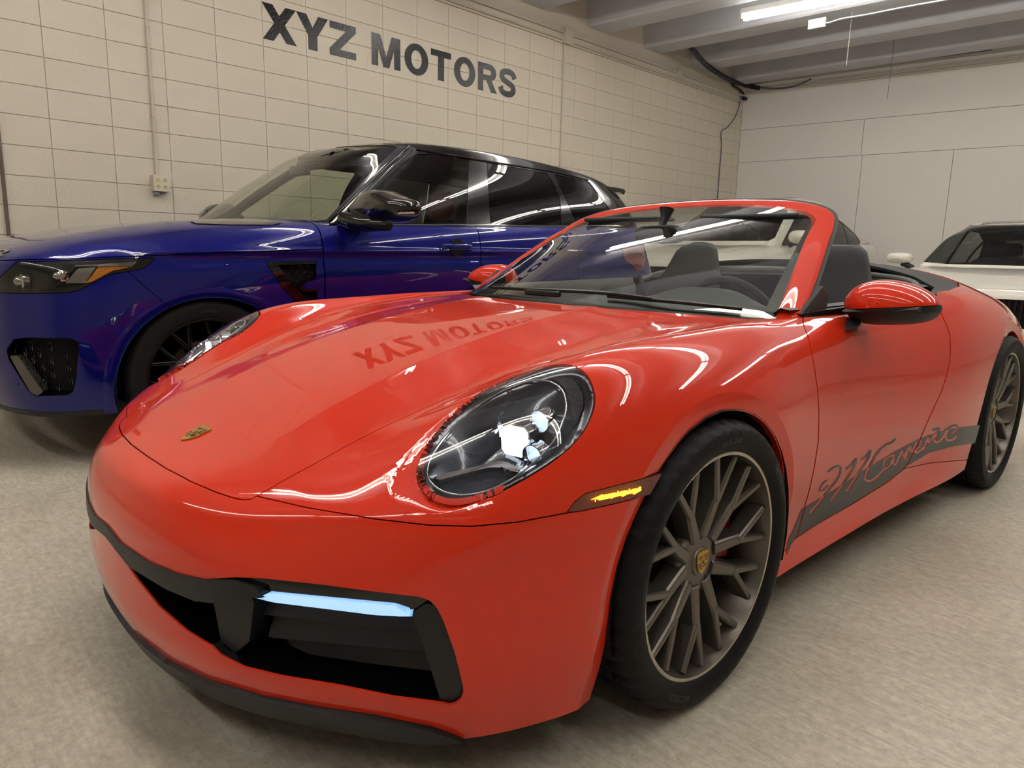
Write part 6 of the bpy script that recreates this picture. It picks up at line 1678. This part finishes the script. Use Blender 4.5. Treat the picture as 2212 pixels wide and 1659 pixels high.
# ================================================================== WHITE CARS AT THE BACK
M_WHT = mat('white_paint', srgb(226, 222, 212), .35, 0.0, coat=1.0, spec=.2, coat_rough=.012)
M_WGL = glass_mat('white_car_glass', (.40, .43, .42, 1))
M_WGD = glass_mat('white_car_side_glass', (.16, .17, .17, 1))
def scale_cage(C, f): return [[tuple(f(*p)) for p in r] for r in C]
def white_car(name, label, loc, rot, f, green, flip, ws_px, dlo, roof_px=None, hoodplan=None, belt_z=1.1, side_glass=None, base_y=(.36, .50), mirror_h=.078):
    t = thing(name, label, 'car', loc=loc, rotz=rot)
    cr, sr = math.cos(rot), math.sin(rot); L0 = np.array(loc)
    def wpt(V):
        V = np.array(V, float)*([-1, 1, 1] if flip else [1, 1, 1]); return np.stack([L0[0]+cr*V[:, 0]-sr*V[:, 1], L0[1]+sr*V[:, 0]+cr*V[:, 1], L0[2]+V[:, 2]], 1)
    pj = lambda V: proj(wpt(V))
    cg = [scale_cage(C, f) for C in (R_TOP, R_FRONT, R_SIDE, R_REAR)]
    s = make_surf(grid_cage(*cg), 3); s0 = Surf(s.V.copy(), s.T.copy(), s.N.copy())
    fx, fy, fz = f(1, 0, 0)[0], f(0, 1, 0)[1], f(0, 0, 1)[2]
    A1 = ((.0, .345), .385*fy/.95, .375); A2 = ((2.923*fy, .345), .385*fy/.95, .375)
    hp = np.array([(x*fx, y*fy) for x, y in ([(-.2, -.80), (.40, -.79), (.62, -.68), (.74, -.35), (.80, .10), (.83, .45), (.82, .66), (.6, .52), (.3, .44), (-.2, .42)])])
    cutf(s, lambda V: poly_sd(V[:, :2], hp), lambda c: (c[:, 2] > .75*fz) & (c[:, 1] < .8), (-.003, .003))
    for A in (A1, A2): cutf(s, lambda V, A=A: g_arch(V, *A), lambda c, A=A: (c[:, 0] > .55) & (np.abs(c[:, 1]-A[0][0]) < .6) & (c[:, 2] < .85), (0,))
    YD = [(.63*fy, .004), (1.76*fy, .004), (2.72*fy, .004)]
    for y, g in YD: cutf(s, lambda V, y=y: V[:, 1]-y, lambda c: (c[:, 0] > .66*fx) & (c[:, 2] > .3), (-g, g))
    kid = lambda V: np.maximum(np.maximum(np.abs(V[:, 0]-.215*fx)-.185*fx, np.abs(V[:, 2]-.79*fz)-.125*fz), -9)
    cutf(s, kid, lambda c: c[:, 1] < -.5, (0,))
    lampf = lambda V: np.maximum(np.abs(V[:, 2]-.83*fz-.05*(V[:, 1]+.7))-.065*fz, np.maximum(.46*fx-V[:, 0], V[:, 1]+.40*fy))
    cutf(s, lampf, lambda c: c[:, 1] < -.3, (0,))
    opr = OPR*[fx, fy]
    c = s.cen(); lb = np.full(len(c), 'body', dtype='<U10')
    gh = poly_sd(c[:, :2], hp); k = (c[:, 2] > .75*fz) & (c[:, 1] < .8)
    lb[k & (gh < -.003)] = 'hood'; lb[k & (np.abs(gh) < .003)] = 'gap'
    sdm = (c[:, 0] > .66*fx) & (c[:, 2] > .3)
    lb[sdm & (c[:, 1] > YD[0][0]) & (c[:, 1] < YD[1][0])] = 'door1'; lb[sdm & (c[:, 1] > YD[1][0]) & (c[:, 1] < YD[2][0])] = 'door2'
    for y, g in YD: lb[sdm & (np.abs(c[:, 1]-y) < g)] = 'gap'
    lb[(kid(c) < 0) & (c[:, 1] < -.5)] = 'kidney'; lb[(lampf(c) < 0) & (c[:, 1] < -.3)] = 'lamp'
    lb[(poly_sd(c[:, :2], opr) < -.01) & (c[:, 2] > 1.05*fz) & (lb != 'hood')] = 'open'
    for A in (A1, A2): lb[(c[:, 0] > .55) & (np.abs(c[:, 1]-A[0][0]) < .6) & (c[:, 2] < .85) & (g_arch(c, *A) < 0)] = 'arch'
    panel('hood', s, lb == 'hood', M_WHT, t, both=True); panel('body_shell', s, lb == 'body', M_WHT, t, both=True)
    for kk, nm in (('door1', 'front_door'), ('door2', 'rear_door')):
        panel(nm, s, lb == kk, M_WHT, t); panel(nm, s, lb == kk, M_WHT, t, mirror=True)
    patch(s, lb == 'kidney', -.03, 'kidney_grille', M_DARK, t)
    for sg in (1, -1):
        V9 = s.V[np.unique(s.T[lb == 'kidney'])]
        for q in range(9):
            xx = .215*fx+(-1+2*(q+.5)/9)*.185*fx; near = V9[np.argsort(np.abs(V9[:, 0]-xx))[:30]]
            y_ = near[:, 1].min(); mb = MB(); mb.box((sg*xx-.005, y_+.002, .675*fz), (sg*xx+.005, y_+.03, .905*fz)); mb.build('grille_slat', M_SAT, t)
    lo = patch(s, lb == 'lamp', -.03, 'headlamp', mat('white_car_lamp', srgb(60, 60, 62), .25, .5), t, mirror='one', rim=0)[0]
    patch(s, lb == 'lamp', .001, 'lens', M_LENS, lo, mirror='one', rim=.004)
    y_ = s.V[np.unique(s.T[lb == 'lamp'])]
    for xx in (.56*fx, .70*fx):
        i = int(np.argmin(np.abs(y_[:, 0]-xx)+np.abs(y_[:, 2]-.82*fz))); p = y_[i]
        mb = MB(); mb.lathe([(.045, -.005), (.04, -.012), (.03, .0), (.0, .004)], 18, 'y', (p[0], p[1]+.02, p[2])); mb.build('lamp_ring', M_CHR, lo, smooth=50)
    mir(lo, t)
    c0 = s0.cen(); keep = ~((poly_sd(c0[:, :2], opr) < .01) & (c0[:, 2] > 1.05*fz)) & ~((kid(c0) < .02) & (c0[:, 1] < -.5)) & ~((lampf(c0) < .02) & (c0[:, 1] < -.3))
    for A in (A1, A2): keep &= ~((np.abs(c0[:, 1]-A[0][0]) < .6) & (g_arch(c0, *A) < .02) & (c0[:, 0] > .55) & (c0[:, 2] < .85))
    patch(s0, keep, -.015, 'inner_shell', M_DARK, t, mirror='both', rim=0)
    # greenhouse
    g = make_surf(grid_cage(*green), 4)
    dl = np.array(dlo, float)
    cutf(g, lambda V: poly_sd(pj(V), ws_px), lambda c: c[:, 1] < 1.7, (-.3, .5))
    cutf(g, lambda V: poly_sd(V[:, 1:], dl), lambda c: c[:, 0] > .3, (0, .025))
    pil = [y for y in (dl[:, 1] > 0) if False]
    for yv, hv in ((1.76*fy, .035), (2.62*fy, .022)):
        cutf(g, lambda V, yv=yv: V[:, 1]-yv, lambda c: c[:, 0] > .3, (-hv, hv))
    rw = green[0][-2][0][1]; cutf(g, lambda V: np.maximum(rw-V[:, 1]+.05, V[:, 0]-.46), lambda c: (c[:, 1] > 2.4), (0,))
    c = g.cen(); lg = np.full(len(c), 'roof', dtype='<U14')
    q = poly_sd(pj(c), ws_px); lg[(q < .5) & (c[:, 1] < 1.7)] = 'gap'; lg[(q < -.3) & (c[:, 1] < 1.7)] = 'windscreen'
    q = poly_sd(c[:, 1:], dl); kx = (c[:, 0] > .3) & (lg == 'roof') & (c[:, 1] > .7); lg[kx & (q < .025)] = 'trim'; lg[kx & (q < 0)] = 'side'
    ym = 1.76*fy; lg[(lg == 'side') & (np.abs(c[:, 1]-ym-.0) < .035)] = 'trim'
    yq = 2.62*fy; lg[(lg == 'side') & (np.abs(c[:, 1]-yq) < .022)] = 'trim'
    lg[(np.maximum(rw-c[:, 1]+.05, c[:, 0]-.46) < 0) & (c[:, 1] > 2.4) & (lg == 'roof')] = 'rearw'
    panel('roof', g, lg == 'roof', M_WHT, t, both=True, rim=.01)
    panel('window_trim', g, lg == 'trim', M_SAT, t); panel('window_trim', g, lg == 'trim', M_SAT, t, mirror=True)
    patch(g, lg == 'windscreen', -.003, 'windscreen', M_WGL, t, mirror='both', rim=0); patch(g, lg == 'rearw', -.003, 'rear_window', M_WGD, t, mirror='both', rim=0)
    for a_, b_, nm in ((0, ym, 'front_window'), (ym, yq, 'rear_window_side'), (yq, 9, 'quarter_window')):
        sel = (lg == 'side') & (c[:, 1] > a_) & (c[:, 1] <= b_)
        if sel.any(): patch(g, sel, -.003, nm, side_glass or M_WGD, t, rim=0)
    # dark roof panel
    yh = green[0][0][0][1]
    zt = lambda x, y: None
    gc = g.cen(); sel = (lg == 'roof') & (np.abs(gc[:, 0]) < .42) & (gc[:, 1] > yh+.12) & (gc[:, 1] < yh+.95) & (g.N[g.T].mean(1)[:, 2] > .8)
    patch(g, sel, .003, 'sunroof', M_GLB, t, mirror='both', rim=.004)
    # mirrors, wheels, floor, cabin
    zb = belt_z
    mb = MB(); cm_ = np.array([.99*fx+.06, .74*fy, zb+.07]); G = []
    for k_, (sy, d) in enumerate(((.25, .075), (.8, .07), (1.0, .04), (1.0, 0), (.9, -.04), (.6, -.075), (.2, -.09))):
        G.append([cm_+np.array([.12*sy*math.copysign(abs(math.cos(a))**.75, math.cos(a)), d, mirror_h*sy*math.copysign(abs(math.sin(a))**.75, math.sin(a))]) for a in np.linspace(0, 2*math.pi, 20, endpoint=False)])
    mb.grid(G, close_v=True); mb.add(G[0], [tuple(range(20))]); mb.add(G[-1], [tuple(range(20))]); mo = mb.build('door_mirror', M_WHT, t, smooth=60)
    mb = MB(); mb.tube([cm_+[-.02, .02, -.05], cm_+[-.10, .04, -.085], (.92*fx, .78*fy, zb-.03)], .028, 8); mb.build('mirror_arm', M_SAT, mo, smooth=60)
    mir(mo, t)
    for cy in (0, 2.923*fy):
        before = set(t.children); make_wheel(.345, .25, .24, .80*fx, cy, .345, t, brand=False)
        for o in [o for o in t.children if o not in before]: mir(o, t)
        for sx in (1, -1):
            mb = MB(); G = []
            for q in range(15):
                an = -.2+(math.pi+.4)*q/14; G.append([(sx*x, cy+.40*math.cos(an), .345+.39*math.sin(an)) for x in (.90*fx, .52*fx)])
            mb.grid(G); mb.build('wheel_well', M_DARK, t)
    b = MB(); b.prism([(x*fx, y*fy) for x, y in [(-.80, -.55), (.80, -.55), (.90, -.40), (.90, 3.3), (.75, 3.6), (-.75, 3.6), (-.90, 3.3), (-.90, -.40)]], .22, .25); b.build('floor_pan', M_DARK, t)
    mb = MB(); G = []
    for x in np.linspace(-.78*fx, .78*fx, 15):
        e = abs(x)/(.78*fx); G.append([(x, .50*fy+.16*e**2, zb-.02), (x, .80*fy, zb-.01), (x, .98*fy, zb-.02), (x, 1.02*fy, zb-.10), (x, .98*fy, zb-.4)])
    mb.grid(G); mb.build('dashboard', M_LEA, t, smooth=50)
    for sx in (.38*fx, -.38*fx):
        for yy in (1.75*fy, 2.6*fy):
            fr = (0, .95, .25); secs = [((sx, yy-.18, zb-.5), .22, .07, fr), ((sx, yy-.10, zb-.3), .25, .08, fr), ((sx, yy-.02, zb-.08), .24, .075, fr), ((sx, yy+.02, zb+.06), .19, .055, fr), ((sx, yy+.03, zb+.10), .10, .04, fr)]
            G = loft(secs); mb = MB(); mb.grid(G, close_v=True); mb.add(G[-1], [tuple(range(24))]); so_ = mb.build('seat_back', M_LEA, t, smooth=70)
            secs = [((sx, yy+.03, zb+.11), .08, .03, fr), ((sx, yy+.035, zb+.14), .115, .045, fr), ((sx, yy+.04, zb+.23), .115, .045, fr), ((sx, yy+.04, zb+.26), .08, .03, fr)]
            G = loft(secs); mb = MB(); mb.grid(G, close_v=True); mb.add(G[-1], [tuple(range(24))]); mb.build('headrest', M_LEA, so_, smooth=70)
    zr = green[0][0][0][2]; mb = MB(); mb.box((-.12, yh-.06, zr-.14), (.12, yh-.02, zr-.075)); mb.tube([(0, yh-.03, zr-.08), (0, yh+.0, zr-.01)], .02, 6); mb.build('interior_mirror', M_SAT, t, bevel=.008)
    mb = MB(); mb.box((-.78*fx, .95*fy, .42), (.78*fx, 3.3*fy, .44)); mb.build('cabin_floor', M_DARK, t)
    return t, s0, pj
# --- white coupe SUV behind the blue one
def fS(x, y, z): return (x*.95, y*.95, z*1.005)
def gS(C): return [[(x*.95, y*.95, z*1.068) for x, y, z in r] for r in C]
W_TOP = [
[(0,1.12,1.60),(.2,1.13,1.60),(.38,1.16,1.597),(.52,1.21,1.590),(.61,1.27,1.578),(.66,1.35,1.556)],
[(0,1.6,1.69),(.2,1.6,1.689),(.38,1.6,1.686),(.52,1.61,1.678),(.62,1.62,1.655),(.685,1.66,1.612)],
[(0,2.1,1.695),(.2,2.1,1.694),(.38,2.1,1.69),(.52,2.1,1.68),(.62,2.1,1.655),(.685,2.1,1.612)],
[(0,2.6,1.63),(.2,2.6,1.629),(.38,2.6,1.624),(.51,2.6,1.613),(.60,2.6,1.588),(.665,2.6,1.545)],
[(0,3.1,1.49),(.2,3.1,1.488),(.37,3.1,1.483),(.48,3.1,1.473),(.56,3.1,1.452),(.62,3.08,1.41)],
[(0,3.52,1.30),(.2,3.52,1.30),(.37,3.51,1.296),(.48,3.50,1.288),(.56,3.48,1.27),(.62,3.43,1.25)],
]
W_FRONT = [[(x*1.03,.90+d,1.46),(x*1.1,.66+d*.9,1.29),(x*1.17,.42+d*.8,1.10)] for x, d in ((0,0),(.2,.01),(.38,.04),(.52,.10),(.61,.16),(.69,.23))]
W_SIDE = [
[(.745,1.5,1.46),(.80,1.38,1.30),(.862,1.27,1.115)],
[(.752,2.1,1.47),(.81,2.08,1.32),(.870,2.05,1.140)],
[(.735,2.65,1.43),(.80,2.7,1.31),(.865,2.72,1.165)],
[(.69,3.12,1.345),(.77,3.16,1.27),(.84,3.2,1.185)],
[(.66,3.49,1.235),(.71,3.52,1.22),(.77,3.55,1.20)],
]
W_REAR = [[(x*1.05,3.58-d,1.27),(x*1.12,3.62-d,1.24),(x*1.2,3.66-d,1.20)] for x, d in ((0,0),(.2,0),(.37,.01),(.48,.02),(.57,.04))]
wsS = np.array([(1400, 516), (1480, 470), (1560, 440), (1640, 436), (1700, 441), (1706, 446), (1690, 478), (1674, 513), (1660, 520), (1500, 520)], float)
DLS = [(.80*.95, 1.19), (1.32*.95, 1.575), (1.75*.95, 1.625), (2.2*.95, 1.60), (2.7*.95, 1.50), (3.00*.95, 1.385), (3.05*.95, 1.30), (2.9*.95, 1.262), (1.8*.95, 1.235)]
xs_, sS0, pjS = white_car('coupe_suv', 'white coupe-roofed SUV parked behind the blue SUV against the back wall', (-3.147, 6.04, 0), -.019, fS, [gS(C) for C in (W_TOP, W_FRONT, W_SIDE, W_REAR)], False, wsS, DLS, belt_z=1.215, side_glass=M_WGD)
# --- white saloon behind the red car
def fD(x, y, z): return (x*.94, y*.985, z*.845 if z > .5 else z*.86)
D_TOP = [
[(0,1.10,1.40),(.2,1.11,1.40),(.36,1.13,1.397),(.48,1.17,1.390),(.55,1.22,1.380),(.60,1.30,1.36)],
[(0,1.5,1.465),(.2,1.5,1.464),(.36,1.5,1.46),(.48,1.5,1.452),(.56,1.51,1.432),(.61,1.54,1.395)],
[(0,1.95,1.475),(.2,1.95,1.474),(.36,1.95,1.47),(.48,1.95,1.46),(.56,1.95,1.44),(.61,1.95,1.40)],
[(0,2.4,1.44),(.2,2.4,1.439),(.36,2.4,1.435),(.48,2.4,1.425),(.55,2.4,1.403),(.60,2.4,1.365)],
[(0,2.8,1.34),(.2,2.8,1.338),(.36,2.8,1.333),(.46,2.8,1.322),(.53,2.79,1.30),(.58,2.77,1.265)],
[(0,3.2,1.13),(.2,3.2,1.13),(.37,3.19,1.128),(.47,3.17,1.122),(.54,3.14,1.11),(.60,3.10,1.09)],
]
D_FRONT = [[(x*1.05,.88+d,1.285),(x*1.13,.65+d*.9,1.15),(x*1.21,.42+d*.8,1.00)] for x, d in ((0,0),(.2,.01),(.36,.03),(.48,.07),(.56,.12),(.63,.18))]
D_SIDE = [
[(.67,1.44,1.27),(.735,1.34,1.14),(.80,1.24,.99)],
[(.68,1.95,1.28),(.74,1.94,1.15),(.805,1.93,1.0)],
[(.67,2.45,1.26),(.735,2.48,1.15),(.80,2.5,1.01)],
[(.645,2.85,1.20),(.71,2.9,1.12),(.78,2.95,1.03)],
[(.64,3.18,1.08),(.69,3.24,1.06),(.74,3.30,1.04)],
]
D_REAR = [[(x*1.05,3.27-d,1.10),(x*1.1,3.32-d,1.08),(x*1.2,3.37-d,1.05)] for x, d in ((0,0),(.2,0),(.37,.01),(.47,.02),(.55,.04))]
wsD = np.array([(1962, 563), (2050, 490), (2062, 487), (2212, 484), (2330, 484), (2400, 590), (2212, 574), (2045, 570)], float)
DLD = [(.82, 1.03), (1.28, 1.335), (1.7, 1.375), (2.2, 1.37), (2.6, 1.28), (2.92, 1.10), (2.8, 1.045), (1.8, 1.02)]
xd_, sD0, pjD = white_car('saloon_car', 'white four door saloon parked directly behind the red convertible', (.074, 5.804, 0), .052, fD, (D_TOP, D_FRONT, D_SIDE, D_REAR), True, wsD, DLD, belt_z=1.0, mirror_h=.055, side_glass=glass_mat('saloon_side_glass', (.55, .58, .55, 1)))
